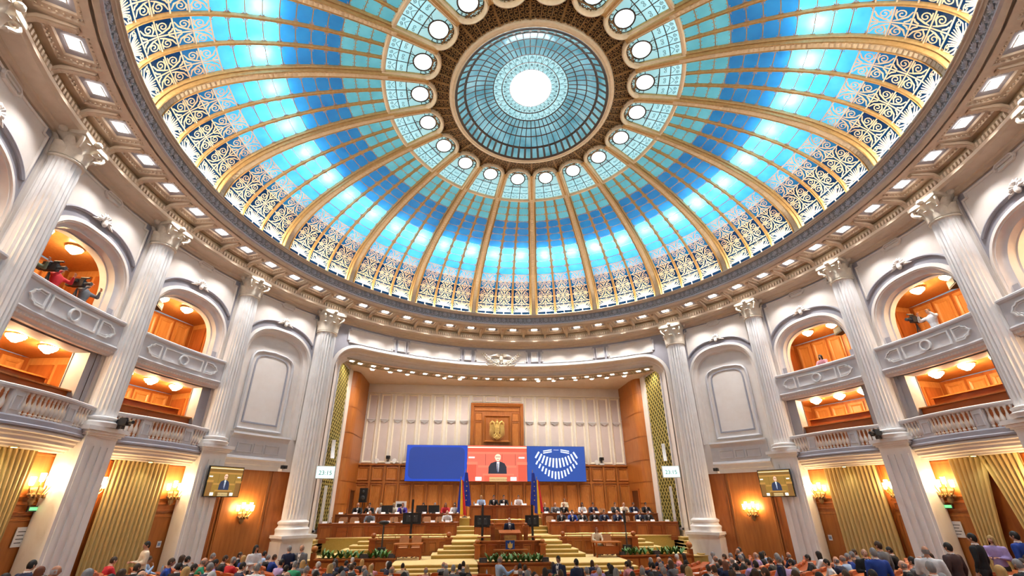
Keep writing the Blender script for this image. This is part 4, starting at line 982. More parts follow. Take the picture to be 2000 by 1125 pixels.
# sides
for s, sd in ((-1, 'left'), (1, 'right')):
    w = thing('wall_stage_' + sd, 'stage side wall on the %s with olive lattice fabric and curved wood' % sd, 'wall', kind='structure')
    X = s * 9.25
    MB().add([(X, 10.6, -.2), (X, 14.05, -.2), (X, 14.05, 10.75), (X, 10.6, 10.75)], [(0, 1, 2, 3)]).build('side_sheet', cream, w)
    y0, y1, z0, z1 = 11.15, 13.35, 2.0, 10.55
    MB().add([(X - s * .02, y0, z0), (X - s * .02, y1, z0), (X - s * .02, y1, z1), (X - s * .02, y0, z1)], [(0, 1, 2, 3)]).build('olive_fabric', fabric, w)
    mb = MB(); st = .36
    for k in range(-60, 60):
        for d in (1, -1):
            # z = zc + d*(y-y0)
            zc = 6 + k * st; a = y0; b = y1
            za, zb_ = zc + d * 0, zc + d * (y1 - y0)
            if d > 0: a = max(y0, y0 + (z0 - zc)); b = min(y1, y0 + (z1 - zc))
            else: a = max(y0, y0 + (zc - z1)); b = min(y1, y0 + (zc - z0))
            if b - a < .05: continue
            f = lambda y: zc + d * (y - y0)
            mb.add([(X - s * .05, a, f(a) - .05), (X - s * .05, b, f(b) - .05), (X - s * .05, b, f(b) + .05), (X - s * .05, a, f(a) + .05)], [(0, 1, 2, 3)])
    o = mb.build('diamond_lattice', mat('olive_gold_cord', (.58, .47, .13), (.5, .4, .1), 20, .6), w); o['kind'] = 'stuff'
    MB().box(min(X, X - s * .1), max(X, X - s * .1), y1, 14.0, -.2, 10.7).build('pale_pilaster', cream, w)
    fr_ = MB(); 
    for a, b, c, d in ((y0 - .1, y0, z0 - .1, z1), (y0 - .1, y1, z0 - .12, z0)): fr_.box(min(X, X - s * .09), max(X, X - s * .09), a, b, c, d)
    fr_.build('fabric_border', pale, w)
    prof = [(9.25, 14.0), (9.1, 14.02), (8.95, 14.12), (8.84, 14.32), (8.79, 14.6), (8.77, 15.0), (8.77, 17)]
    mb = MB(); mb.add([(s * x, y, z) for x, y in prof for z in (.5, 10.72)], [(2 * i, 2 * i + 2, 2 * i + 3, 2 * i + 1) for i in range(6)]); mb.build('curved_wood_sheet', woodd, w, True)
    zz = [.5, 1.9, 3.15, 4.35, 5.6, 7.0, 8.5, 9.75, 10.72]
    for i in range(8):
        for k0, k1 in ((0, 4), (4, 6)):
            mb = MB(); q = prof[k0:k1 + 1]
            mb.add([(s * (x - .03), y, z) for x, y in q for z in (zz[i] + .02, zz[i + 1] - .02)], [(2 * j, 2 * j + 2, 2 * j + 3, 2 * j + 1) for j in range(len(q) - 1)]); mb.build('wood_panel', wood, w, True)
    # small door in the curved wood
    d = thing('door_%d' % (1 if s < 0 else 2), 'narrow dark doorway in the curved wood wall, stage %s' % sd, 'door', kind='structure')
    MB().box(min(s * 8.73, s * 8.7), max(s * 8.73, s * 8.7), 15.3, 16.3, 1.9, 3.9).build('door_leaf', mat('dark_doorway_wood', (.12, .035, .01), (.08, .025, .008), 4, .5), d)
    mb = MB(); 
    for a, b, c, e in ((15.2, 15.3, 1.9, 4.0), (16.3, 16.4, 1.9, 4.0), (15.3, 16.3, 3.9, 4.0)): mb.box(min(s * 8.75, s * 8.66), max(s * 8.75, s * 8.66), a, b, c, e)
    mb.build('door_frame', woodd, d)
    # clock display and column speaker
    a = radians(-24 * s)
    t = thing('clock_display', 'glowing clock display reading 23:15 on the %s of the stage' % sd, 'clock', (-8.72 if s < 0 else 8.45, 9.95, 4.53 if s < 0 else 4.64), a * .6, 'clock displays')
    MB().box(-.43, .43, 0, .1, -.29, .29).build('housing', white, t)
    MB().box(-.4, .4, -.012, 0, -.26, .26).build('screen_face', emi('clock_white', (.78, 1, .94), .95), t)
    MB().box(-.05, .05, .1, .75, -.06, .02).build('wall_arm', white, t)
    tx(t, '23:15', (0, -.02, -.11), .27, mat('clock_digit_teal', (.02, .22, .20), (.03, .26, .24), 8, .5) , 'digits')
    t = thing('column_speaker', 'slim white column loudspeaker below the %s clock display' % sd, 'speaker', (s * 9.0, 11.45, 0), a)
    MB().box(-.07, .07, 0, .12, 2.2, 4.0).build('cabinet', white, t)
    for i in range(12): MB().box(-.05, .05, -.012, 0, 2.26 + i * .143, 2.26 + i * .143 + .12).build('driver_grille', pale, t) if i == 0 else None
    MB().box(-.03, .03, .12, .3, 3.0, 3.08).build('wall_arm', white, t)
    t = thing('curved_line_speaker', 'curved white loudspeaker array hanging above the %s clock display' % sd, 'speaker', (s * 9.0, 11.6, 0), a)
    mb = MB(); mb.grid(lambda u, v: ((-.08 if v in (0, 1) and int(round(v * 4)) % 4 in (0,) else .08) if False else [-.09, .09, .09, -.09][int(round(v * 4)) % 4], [0, 0, .14, .14][int(round(v * 4)) % 4] - .3 * (1 - u) ** 2, 5.3 + u * .95), 7, 4, False, True); mb.build('cabinet', white, t)
# stage ceiling with lamps
sc_ = thing('ceiling_stage', 'cream flat ceiling over the stage with lamp rows', 'ceiling', kind='structure')
mb = MB()
azs = seg(-42, 42, 40); vs_ = []
for a in azs:
    x, y, _ = pol(14.3, a); vs_ += [(x, y, 10.7), (max(-9.3, min(9.3, x)), BY + .05, 10.7)]
mb.add(vs_, [(2 * i, 2 * i + 2, 2 * i + 3, 2 * i + 1) for i in range(40)]); mb.build('ceiling_sheet', mat('stage_ceiling_cream', (.72, .58, .47), (.66, .52, .41), 3, .6), sc_)
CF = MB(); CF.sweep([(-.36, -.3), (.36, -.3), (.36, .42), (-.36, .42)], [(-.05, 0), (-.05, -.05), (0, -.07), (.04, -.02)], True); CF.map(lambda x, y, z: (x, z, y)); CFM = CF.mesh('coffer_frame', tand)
LQ = MB().box(-.1, .1, -.07, .07, -.05, -.01).mesh('lamp_lens', lamp_stage); LQF = MB().box(-.17, .17, -.14, .14, -.02, 0).mesh('lamp_plate', white)
LR = MB().lathe([(.0, -.05), (.11, -.05), (.12, -.02), (.12, 0)], 14).mesh('lamp_lens', lamp_stage)
LRF = MB().lathe([(.12, -.03), (.16, -.03), (.16, 0)], 14).mesh('lamp_rim', white)
nsq = 25
for i in range(nsq):
    a = -37.5 + 75 * i / (nsq - 1); x, y, _ = pol(14.85, a)
    if abs(x) > 8.75: x = math.copysign(8.75, x)
    link(CFM, 'coffer_frame', sc_, (x, y, 10.7), -radians(a))
    j = i - 12; lb = 'square stage ceiling lamp at the middle of the front row' if j == 0 else 'square stage ceiling lamp, %s %s of the middle of the front row' % (ORD[abs(j)], side(j))
    t = thing('stage_lamp', lb, 'ceiling lamp', (x, y, 10.68), -radians(a), 'square lamps of the stage ceiling')
    link(LQ, 'lamp_lens', t); link(LQF, 'lamp_plate', t); spot(t, (0, 0, -.08), STSPOT, 130, .8, (1, .9, .78), (0, .35, -1))
for i, x in enumerate((-7.9, -6.9, -5.9, -3.6, -2.6, 2.6, 3.6, 5.0, 6.0, 6.9, 7.9)):
    y = sqrt(15.9 ** 2 - x * x) * .9 + 1.0; j = i - 5 + (1 if i >= 5 else 0)
    t = thing('round_stage_lamp', 'round stage ceiling downlight, %s to the %s of the stage axis' % (ORD[abs(j)], side(j)), 'ceiling lamp', (x, min(y, 16.3), 10.68), 0, 'round downlights of the stage ceiling')
    link(LR, 'lamp_lens', t); link(LRF, 'lamp_rim', t); spot(t, (0, 0, -.08), STSPOT, 120, .8, (1, .9, .78))
# ================================================================== SCREENS
def screen_poly(par, name, poly, m, y, sx=1): return MB().prism(poly, y - .004, y).build(name, m, par)
def rrect(x0, x1, z0, z1, r, n=5):
    return [p for cx, cz, a in ((x1 - r, z0 + r, -90), (x1 - r, z1 - r, 0), (x0 + r, z1 - r, 90), (x0 + r, z0 + r, 180)) for p in arc2(cx, cz, r, a, a + 90, n)]
def E_(n, c, s=1.0): return emi('screen_' + n, c, s)
SY = 16.45; SZ0, SZ1 = 4.45, 6.63
t = thing('led_screen', 'blue video wall panel with a darker rounded field, left of three', 'screen', (0, SY, 0))
MB().box(-5.78, -1.935, 0, .2, SZ0, SZ1).build('housing', black, t); MB().box(-5.2, -2.4, .2, .46, 5.0, 6.2).build('mount_frame', dgrey, t)
MB().box(-5.77, -1.94, -.01, 0, SZ0 + .01, SZ1 - .01).build('blue_field', E_('blue', (.012, .055, .42)), t)
screen_poly(t, 'dark_field', rrect(-5.6, -2.1, SZ0 + .14, SZ1 - .12, .32), E_('deep', (.014, .04, .22), 1), -.014)
t = thing('led_screen', 'blue video wall panel showing the white seating plan, right of three', 'screen', (0, SY, 0))
MB().box(1.935, 5.78, 0, .2, SZ0, SZ1).build('housing', black, t); MB().box(2.4, 5.2, .2, .46, 5.0, 6.2).build('mount_frame', dgrey, t)
MB().box(1.94, 5.77, -.01, 0, SZ0 + .01, SZ1 - .01).build('blue_field', E_('mid', (.016, .062, .30)), t)
mb = MB(); cx0 = 3.87
def blk(cx, cz, w, h, a):
    ca, sa = cos(a), sin(a); q = [(cx + x * ca - z * sa, cz + x * sa + z * ca) for x, z in ((-w, -h), (w, -h), (w, h), (-w, h))]; mb.prism(q, -.018, -.012)
for k in range(13):
    a = radians(-34 + 68 * k / 12); r = 2.9
    blk(cx0 + r * sin(a) * .78, 8.2 - r * cos(a) + .28, .055, .30 - .02 * abs(k - 6) * .6, a * .95)
for k in range(14):
    a = radians(-36 + 72 * k / 13); r = 3.55
    blk(cx0 + r * sin(a) * .62, 8.2 - r * cos(a) + .28 - .02 * (7 - abs(k - 6.5)) * .8, .05, .24 - .018 * abs(k - 6.5), a * .8)
for s in (-1, 1):
    for i in range(2): blk(cx0 + s * .58, 6.36 - .12 * i, .29, .035, -s * .16)
for i in range(5): mb.prism(arc2(cx0 - .14 + .07 * i, 6.38, .03, 0, 180, 5), -.018, -.012)
mb.build('seating_plan', E_('white', (.75, .84, .95), .9), t)
# centre: live picture of the speaker at the lectern
def livepic(t, w, h, k, y):
    """flat picture: red hall, desks, bald man in a dark suit at a lectern"""
    X = lambda x: x * w; Z = lambda z: z * h
    def R(n, x0, x1, z0, z1, c, yy=.004): return MB().add([(X(x0), y - yy, Z(z0)), (X(x1), y - yy, Z(z0)), (X(x1), y - yy, Z(z1)), (X(x0), y - yy, Z(z1))], [(0, 1, 2, 3)]).build(n, c, t)
    def Pn(n, pts, c, yy): return MB().add([(X(x), y - yy, Z(z)) for x, z in pts], [tuple(range(len(pts)))]).build(n, c, t)
    R('picture_ground', -.5, .5, 0, 1, k['bg'], .002)
    R('picture_band', -.5, .5, .93, .965, k['hi']); R('picture_desk', -.5, .5, .76, .82, k['hi2']); R('picture_wall', -.5, .5, .82, .93, k['bg2'])
    for x in (-.2, .08, .3): R('picture_joint', x, x + .006, .42, .76, k['dk'], .005)
    R('picture_rail', -.32, .32, .38, .44, k['hi2'], .006)
    for s in (-1, 1):
        R('picture_post', s * .42 - .07, s * .42 + .07, 0, .5, k['post'], .007); R('picture_post_cap', s * .42 - .09, s * .42 + .09, .46, .54, k['hi2'], .008); R('picture_lamp', s * .42 - .06, s * .42 + .04, .64, .68, k['wh'], .008)
    Pn('picture_suit', [(-.15, .2), (-.145, .4), (-.11, .5), (-.03, .55), (.05, .55), (.12, .5), (.155, .4), (.16, .2)], k['suit'], .009)
    Pn('picture_shirt', [(-.01, .54), (.0, .26), (.02, .26), (.035, .54)], k['wh'], .010); R('picture_tie', .0, .018, .25, .5, k['suit2'], .011)
    Pn('picture_head', [(x * .055 + .01, z) for x, z in [(cos(a) * (.85 + .15 * (sin(a) > 0)), .66 + .105 * sin(a)) for a in seg(0, 2 * pi * 11 / 12, 11)]], k['skin'], .012)
    Pn('picture_brow', [(-.03, .67), (.05, .67), (.05, .685), (-.03, .685)], k['dk'], .013); R('picture_mouth', -.012, .032, .6, .612, k['dk'], .013)
    R('picture_lectern', -.24, .28, .16, .21, k['hi2'], .013); R('picture_lectern_front', -.21, .25, 0, .16, k['bg2'], .012); R('picture_plaque', -.13, .16, .0, .12, k['gold'], .014)
    for x in (-.36, .22): R('picture_paper', x, x + .1, .02, .12, k['wh'], .014)
    tx(t, 'CAMERA DEPUTAȚILOR', (X(.015), y - .016, Z(.03)), h * .05, k['dk'], 'picture_text')
k1 = dict(bg=E_('p_red', (.72, .13, .085)), bg2=E_('p_red2', (.60, .10, .06)), hi=E_('p_cream', (1, .72, .55), 1.1), hi2=E_('p_salmon', (.66, .18, .11)), dk=E_('p_dark', (.28, .03, .02), .6), post=E_('p_post', (.55, .085, .05)), wh=E_('p_white', (1, .92, .9), 1.2), suit=E_('p_suit', (.03, .035, .06), .5), suit2=E_('p_tie', (.05, .08, .2), .6), skin=E_('p_skin', (.95, .55, .42), 1.1), gold=E_('p_gold', (.6, .42, .2), .8))
t = thing('led_screen', 'video wall panel showing a bald speaker at a lectern, middle of three', 'screen', (0, SY, 0))
MB().box(-1.925, 1.925, 0, .2, SZ0, SZ1).build('housing', black, t); MB().box(-1.5, 1.5, .2, .46, 4.9, 6.0).build('mount_frame', dgrey, t)
o = link(None, 'picture', t, (0, 0, SZ0)); livepic(o, 3.84, SZ1 - SZ0, k1, 0)
# ================================================================== FLOORS AND STAGE STEPS
def zf(x, y): return .082 * max(0, hypot(x, y - 13) - 8)
fl = thing('floor', 'sloping carpeted floor of the round hall', 'floor', kind='structure')
MB().grid(lambda u, v: (lambda r, a: (r * sin(a), 13 - r * cos(a), zf(r * sin(a), 13 - r * cos(a))))([1.5, 8, 12, 16, 20, 24, 29][int(round(u * 6))], radians(-88 + 176 * v)), 6, 36).build('floor_sheet', mat('dark_red_carpet', (.16, .05, .03), (.12, .035, .02), 12, .9), fl)
stg = thing('floor_stage', 'mustard-carpeted tiered stage floor with steps', 'floor', kind='structure')
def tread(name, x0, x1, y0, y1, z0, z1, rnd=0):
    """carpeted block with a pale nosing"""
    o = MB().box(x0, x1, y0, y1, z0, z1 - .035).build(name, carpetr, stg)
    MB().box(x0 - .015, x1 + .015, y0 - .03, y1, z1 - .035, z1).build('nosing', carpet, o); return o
P0 = .93
for z, y in ((.45, 5.9), (.57, 6.25), (.69, 6.6), (.81, 6.9)):
    for s in (-1, 1): tread('step', min(s * 1.5, s * 5.0), max(s * 1.5, s * 5.0), y, 7.3, z - .45, z)
tread('platform', -4.9, -1.5, 7.2, 9.2, .2, P0); tread('platform', 1.55, 4.9, 7.2, 9.2, .2, P0); tread('platform', -1.5, 1.55, 8.0, 9.2, .2, P0); tread('platform', -9.3, 9.3, 9.2, 17, .2, P0)
for i, (z, y, xo) in enumerate(((1.08, 9.1, 3.45), (1.23, 9.38, 3.2), (1.38, 9.7, 2.95), (1.53, 10.05, 2.6), (1.69, 11.6, 2.42), (1.85, 12.7, 2.38), (2.02, 13.4, 2.35))):
    for s in (-1, 1): tread('step', min(s * 1.3, s * xo), max(s * 1.3, s * xo), y, 16.9, z - .16, z)
tread('row_floor', -8.75, 8.75, 11.35, 16.9, P0, 1.66); tread('row_floor', -8.75, 8.75, 13.1, 16.9, 1.66, 2.04)
tread('row_floor', -2.35, 2.35, 13.75, 16.9, 2.02, 2.44)
for s in (-1, 1):
    for i in range(5): tread('side_step', min(s * 8.95, s * 9.9), max(s * 8.95, s * 9.9), 9.3 + .35 * i, 12.5, .3, 1.0 + .15 * i)
    for i in range(4): tread('side_step', min(s * 6.25, s * (7.9 - .3 * i)), max(s * 6.25, s * (7.9 - .3 * i)), 10.0 + .28 * i, 11.4, P0, 1.07 + .15 * i)
# ================================================================== WOODEN FURNITURE OF THE STAGE
def desk_run(t, pts, ztop, zbot, depth, npan, m=None):
    """panelled desk front following pts (x, y) from left to right, front towards -y"""
    m = m or woodh; n = len(pts)
    def off(i, d):
        a = Vector(pts[max(i - 1, 0)]); b = Vector(pts[min(i + 1, n - 1)]); tt = (b - a).normalized(); nn = Vector((-tt.y, tt.x)); p = Vector(pts[i]) + nn * d; return p.x, p.y
    mb = MB(); mb.add([(*off(i, 0), z) for i in range(n) for z in (zbot, ztop - .04)], [(2 * i, 2 * i + 2, 2 * i + 3, 2 * i + 1) for i in range(n - 1)])
    for i in (0, n - 1): mb.add([(*off(i, 0), zbot), (*off(i, depth), zbot), (*off(i, depth), ztop - .04), (*off(i, 0), ztop - .04)], [(0, 1, 2, 3)])
    mb.build('desk_front', m, t)
    mb = MB(); prof = [(-.06, ztop - .04), (-.06, ztop), (depth, ztop), (depth, ztop - .04), (-.06, ztop - .04)]
    mb.add([(*off(i, d), z) for i in range(n) for d, z in prof[:4]], [(4 * i + k, 4 * i + 4 + k, 4 * i + 4 + (k + 1) % 4, 4 * i + (k + 1) % 4) for i in range(n - 1) for k in range(4)] + [(0, 1, 2, 3), tuple(4 * (n - 1) + k for k in (3, 2, 1, 0))]); mb.build('desk_top', woodd, t)
    L = [0]
    for i in range(n - 1): L.append(L[-1] + hypot(pts[i + 1][0] - pts[i][0], pts[i + 1][1] - pts[i][1]))
    def at(s):
        i = 0
        while i < n - 2 and L[i + 1] < s: i += 1
        f = (s - L[i]) / (L[i + 1] - L[i]); return pts[i][0] + f * (pts[i + 1][0] - pts[i][0]), pts[i][1] + f * (pts[i + 1][1] - pts[i][1])
    for k in range(npan):
        s0 = L[-1] * (k + .12) / npan; s1 = L[-1] * (k + .88) / npan; (x0, y0), (x1, y1) = at(s0), at(s1)
        a = atan2(y1 - y0, x1 - x0); w = hypot(x1 - x0, y1 - y0)
        mb = MB(); mb.box(.06, w - .06, -.025, .0, zbot + .2, ztop - .2); mb.sweep([(0, zbot + .13), (w, zbot + .13), (w, ztop - .13), (0, ztop - .13)], [(0, 0), (0, -.03), (.03, -.035), (.05, -.01)], True)
        mb.rot(a).move(x0, y0, 0); mb.build('desk_panel', m if k % 2 else woodd, t)
    return at, L[-1]
ROWS = {}
for s, sd in ((-1, 'left'), (1, 'right')):
    for r, (xi, yi, xo, yo, zt, zb_, dep, npn, nm) in {1: (2.4, 12.05, 9.05, 11.25, 2.28, 1.42, .5, 9, 'front'), 2: (2.28, 13.35, 8.75, 12.95, 2.66, 1.86, .5, 9, 'rear')}.items():
        t = thing('stage_bench_desk', 'long curved wooden %s desk on the %s of the stage' % (nm, sd), 'desk', (0, 0, 0), 0, 'long stage desks')
        ps = [(s * (xi + (xo - xi) * u), yi + (yo - yi) * u ** 2) for u in seg(0, 1, 8)]
        if s < 0: ps = ps[::-1]
        ROWS[s, r] = desk_run(t, ps, zt, zb_, dep, npn) + (zt,)
t = thing('presiding_desk', 'tall wooden presiding desk at the centre of the stage', 'desk')
desk_run(t, [(-1.72, 13.75), (-1.0, 13.52), (0, 13.45), (1.0, 13.52), (1.72, 13.75)], 3.07, 1.7, .7, 5)
t = thing('clerk_desk', 'lower wooden desk with brass rail in front of the presiding desk', 'desk')
desk_run(t, [(-1.5, 12.45), (0, 12.25), (1.5, 12.45)], 2.2, 1.45, .5, 6); MB().tube([(-1.35, 12.4, 2.38), (0, 12.2, 2.38), (1.35, 12.4, 2.38)], .025, 6).build('brass_rail', brass, t)
for x in (-1.3, -.45, .45, 1.3): MB().tube([(x, 12.3, 2.18), (x, 12.3, 2.38)], .015, 5).build('rail_post', brass, t)
# lectern
t = thing('lectern', 'wooden speaker lectern with gold plaque in front of the presiding desk', 'lectern', (.05, 9.55, P0))
MB().box(-.42, .42, -.25, .2, 0, .96).build('lectern_body', woodh, t)
mb = MB(); mb.add([(-.5, -.32, .95), (.5, -.32, .95), (.5, .25, 1.05), (-.5, .25, 1.05), (-.5, -.32, .99), (.5, -.32, .99), (.5, .25, 1.09), (-.5, .25, 1.09)], [(0, 1, 2, 3), (4, 5, 6, 7), (0, 1, 5, 4), (2, 3, 7, 6), (1, 2, 6, 5), (0, 3, 7, 4)]); mb.build('lectern_top', woodd, t)
MB().box(-.28, .28, -.27, -.25, .66, .9).build('name_plaque', brass, t)
tx(t, 'CAMERA DEPUTAȚILOR', (0, -.272, .75), .062, mat('engraved_dark', (.05, .03, .01), (.03, .02, .01), 9, .6), 'plaque_lettering')
mb = MB(); mb.tube([(.1, 0, 1.08), (.1, -.05, 1.25), (.06, .05, 1.36)], .012, 5); mb.ball((.06, .06, 1.37), .03, 6, 5); mb.build('microphone', black, t, True)
for s in (-1, 1):
    MB().box(s * .78 - .09, s * .78 + .09, .1, .3, 0, 1.2).build('side_post', woodh, t); mb = MB(); mb.box(s * .78 - .14, s * .78 + .14, .05, .35, 1.2, 1.28); mb.ball((s * .78, .2, 1.33), .09, 10, 7, (1, 1, .7)); mb.build('post_cap', woodd, t, True)
MB().box(-.7, .7, .88, .93, .3, 1.1).build('back_rail', wood, t); MB().box(-.65, .65, .32, .88, 0, .14).build('foot_step', woodd, t)
t = thing('podium_front', 'broad red-brown wooden podium in front of the lectern, with blue arms plaque', 'podium')
desk_run(t, [(-1.52, 9.0), (-1.05, 8.9), (0, 8.86), (1.05, 8.9), (1.52, 9.0)], 1.62, P0, .35, 6)
for s in (-1, 1):
    MB().box(s * 1.45 - .12, s * 1.45 + .12, 8.75, 9.0, P0, 1.45).build('corner_post', woodd, t); mb = MB(); mb.box(s * 1.45 - .17, s * 1.45 + .17, 8.7, 9.05, 1.45, 1.52); mb.ball((s * 1.45, 8.87, 1.6), .12, 10, 7, (1, 1, .8)); mb.build('rosette_finial', wood, t, True)
    mb = MB(); mb.box(s * 1.15 - .3, s * 1.15 + .3, 9.1, 9.4, 1.74, 1.78); mb.tube([(s * 1.15, 9.2, 1.6), (s * 1.15, 9.2, 1.75)], .03, 6); mb.build('side_shelf', woodd, t)
MB().box(-.75, .75, 8.45, 8.85, 1.26, 1.31).build('front_shelf', woodd, t)
t = thing('arms_plaque', 'small blue plaque with gold coat of arms leaning on the podium shelf', 'plaque', (-.02, 8.72, 1.31))
MB().box(-.2, .2, -.02, .02, 0, .34).build('blue_board', mat('royal_blue_board', (.01, .05, .25), (.015, .06, .3), 6, .5), t)
mb = MB(); mb.prism([(-.1, .06), (0, .02), (.1, .06), (.11, .24), (.06, .2), (0, .3), (-.06, .2), (-.11, .24)], -.035, -.02); mb.build('gold_arms', emblemgold, t)
# newel walls with balls
for s, sd in ((-1, 'left'), (1, 'right')):
    t = thing('low_wooden_wall', 'low wooden screen wall with brass rail and ball newels, stage %s' % sd, 'low wall')
    x0, x1 = sorted((s * 2.75, s * 6.2)); ps = [(x, 10.45 + .25 * ((abs(x) - 2.75) / 3.45) ** 2 * -1) for x in seg(x0, x1, 6)]
    desk_run(t, ps, 1.64, P0, .25, 7, wood); MB().tube([(x, y + .12, 1.8) for x, y in ps], .03, 6).build('brass_rail', brass, t)
    for x in seg(x0 + .2, x1 - .2, 4): MB().tube([(x, 10.5, 1.62), (x, 10.5, 1.8)], .015, 5).build('rail_post', brass, t)
    for x, y in (ps[0], ps[-1]):
        MB().box(x - .15, x + .15, y - .1, y + .2, P0, 1.62).build('newel', woodh, t); mb = MB(); mb.box(x - .2, x + .2, y - .15, y + .25, 1.62, 1.68); mb.ball((x, y + .05, 1.8), .12, 12, 8); mb.build('newel_ball', woodd, t, True)
    t = thing('planter_newel', 'wooden ball newel at the outer end of the %s planter' % sd, 'newel'); x = s * 8.45
    MB().box(x - .1, x + .1, 9.1, 9.3, .3, 1.2).build('post', woodh, t); mb = MB(); mb.tube([(x, 9.2, 1.18), (x, 9.2, 1.25)], .06, 8); mb.ball((x, 9.2, 1.36), .14, 12, 8); mb.build('ball', wood, t, True)
# planters and plants
green = mat('glossy_leaf_green', (.035, .13, .02), (.07, .22, .04), 5, .4); green2 = mat('pale_leaf_green', (.12, .26, .06), (.22, .34, .10), 5, .45)
soil = mat('potting_soil', (.03, .018, .01), (.05, .03, .015), 20, .95)
def plant_mesh(seed):
    rnd = random.Random(seed); mb = MB()
    for i in range(14):
        a = rnd.uniform(0, 2 * pi); L = rnd.uniform(.3, .46); up = rnd.uniform(.9, 1.5); w = rnd.uniform(.03, .05); d = Vector((cos(a), sin(a), 0)); sd_ = Vector((-sin(a), cos(a), 0))
        pts = [d * (L * .7 * u) + Vector((0, 0, L * up * u - L * .55 * u * u)) for u in (0, .35, .7, 1)]
        mb.m = 0 if i % 3 else 1
        ww = (w * .4, w, w * .8, .004); mb.add([p + sd_ * q * k for p, q in zip(pts, ww) for k in (-1, 1)], [(2 * j, 2 * j + 2, 2 * j + 3, 2 * j + 1) for j in range(3)])
    return mb.mesh('foliage', [green, green2], True)
PLM = [plant_mesh(i) for i in range(5)]
POT = MB().lathe([(.0, -.02), (.1, -.02), (.11, .0), (.1, .02), (.0, .03)], 10).mesh('root_ball', soil)
def planter(name, lb, x0, x1, y0, y1, z0, z1, npl, where, xs=None):
    t = thing(name, lb, 'planter'); MB().box(x0, x1, y0, y1, z0, z1 - .06).build('planter_box', woodh, t)
    for x in seg(x0, x1, max(2, int((x1 - x0) / .8)))[:-1]: MB().box(x + .04, x + (x1 - x0) / max(2, int((x1 - x0) / .8)) - .04, y0 - .02, y0, z0 + .1, z1 - .14).build('front_board', wood, t)
    mb = MB()
    mb.box(x0 - .04, x1 + .04, y0 - .05, y0 + .08, z1 - .06, z1); mb.box(x0 - .04, x1 + .04, y1 - .08, y1 + .04, z1 - .06, z1); mb.box(x0 - .04, x0 + .08, y0, y1, z1 - .06, z1); mb.box(x1 - .08, x1 + .04, y0, y1, z1 - .06, z1); mb.build('planter_rim', woodd, t)
    MB().box(x0 + .08, x1 - .08, y0 + .08, y1 - .08, z1 - .08, z1 - .05).build('soil', soil, t)
    for i, x in enumerate(xs):
        q = thing('leafy_plant', 'green leafy plant in the %s planter, %s from its left end' % (where, ORD[i + 1]), 'plant', (x, (y0 + y1) / 2 + random.uniform(-.06, .06), z1 - .03), random.uniform(0, 6), 'leafy plants in the planters')
        link(PLM[(i * 3 + npl) % 5], 'foliage', q); link(POT, 'root_ball', q)
planter('planter', 'wooden planter across the front of the podium', -1.45, 1.5, 7.35, 7.95, .0, .94, 0, 'middle', [-.95, -.72, -.5, -.28, -.05, .2, .42, .64, .86, 1.08])
planter('planter', 'long wooden planter at the left front of the stage', -8.25, -4.95, 8.7, 9.2, .0, 1.02, 1, 'left', [-8.0, -7.75, -7.5, -7.25, -7.0, -6.75, -6.5, -6.0, -5.78, -5.55, -5.35])
planter('planter', 'long wooden planter at the right front of the stage', 4.95, 8.25, 8.7, 9.2, .0, 1.02, 2, 'right', [5.25, 5.48, 5.7, 5.95, 6.2, 6.45, 6.95, 7.2, 7.42, 7.66, 7.9])
def wedge(lb, x, y, z, rz=0, w=.28):
    t = thing('stage_monitor_speaker', lb, 'speaker', (x, y, z), rz)
    mb = MB(); mb.add([(-w, -.14, 0), (w, -.14, 0), (w, .14, 0), (-w, .14, 0), (-w, -.1, .2), (w, -.1, .2), (w, .1, .2), (-w, .1, .2)], [(0, 1, 2, 3), (4, 5, 6, 7), (0, 1, 5, 4), (2, 3, 7, 6), (1, 2, 6, 5), (0, 3, 7, 4)]); mb.build('cabinet', black, t)
    MB().box(-w + .04, w - .04, -.145, -.12, .03, .17).build('grille', dgrey, t)
wedge('black wedge speaker in the left planter between the plants', -6.25, 8.95, .97, 0, .2); wedge('black wedge speaker at the inner end of the left planter', -5.12, 8.95, .97, 0, .14)
wedge('black wedge speaker at the left end of the middle planter', -1.25, 7.65, .89, 0, .16); wedge('black wedge speaker at the right end of the middle planter', 1.33, 7.65, .89, 0, .14)
wedge('black wedge speaker at the inner end of the right planter', 5.08, 8.95, .97, 0, .12); wedge('black wedge speaker in the right planter between the plants', 6.7, 8.95, .97, 0, .16)
# side tables with chairs
def chair_parts(w=.42):
    d = []
    mb = MB(); mb.grid(lambda u, v: ((u - .5) * w * (1 - .12 * v), .2 + .05 * v + .03 * sin(pi * u), .42 + .40 * v), 6, 5); q = list(mb.v); mb2 = MB(); mb2.add(mb.v, mb.f); mb2.add([(x, y + .06, z) for x, y, z in q], mb.f)
    ed = [(u, 0) for u in range(7)]
    r = rrect(-w / 2, w / 2, .40, .86, .09, 4); m3 = MB(); m3.prism(r, .2, .26); m3.map(lambda x, y, z: (x, y + (z - .4) * .12 - .03 * cos(pi * x / w), z)); d.append(('backrest', m3.mesh('backrest', tanlea, True)))
    m3 = MB(); m3.prism(rrect(-w / 2, w / 2, -.2, .22, .07, 4), .36, .42, 'z'); d.append(('seat', m3.mesh('seat', tanlea, True)))
    for s in (-1, 1): d.append(('armrest', MB().tube([(s * w * .5, .2, .42), (s * w * .56, .1, .56), (s * w * .56, -.16, .56), (s * w * .5, -.16, .4)], .022, 6).mesh('armrest', woodd, True)))
    d.append(('column', MB().tube([(0, 0, .06), (0, 0, .38)], .03, 8).mesh('column', dgrey)))
    for k in range(5): a = 2 * pi * k / 5; d.append(('foot', MB().tube([(0, 0, .08), (.22 * cos(a), .22 * sin(a), .03)], [.025, .02], 5).mesh('foot', dgrey)))
    return d
CHAIR = chair_parts()
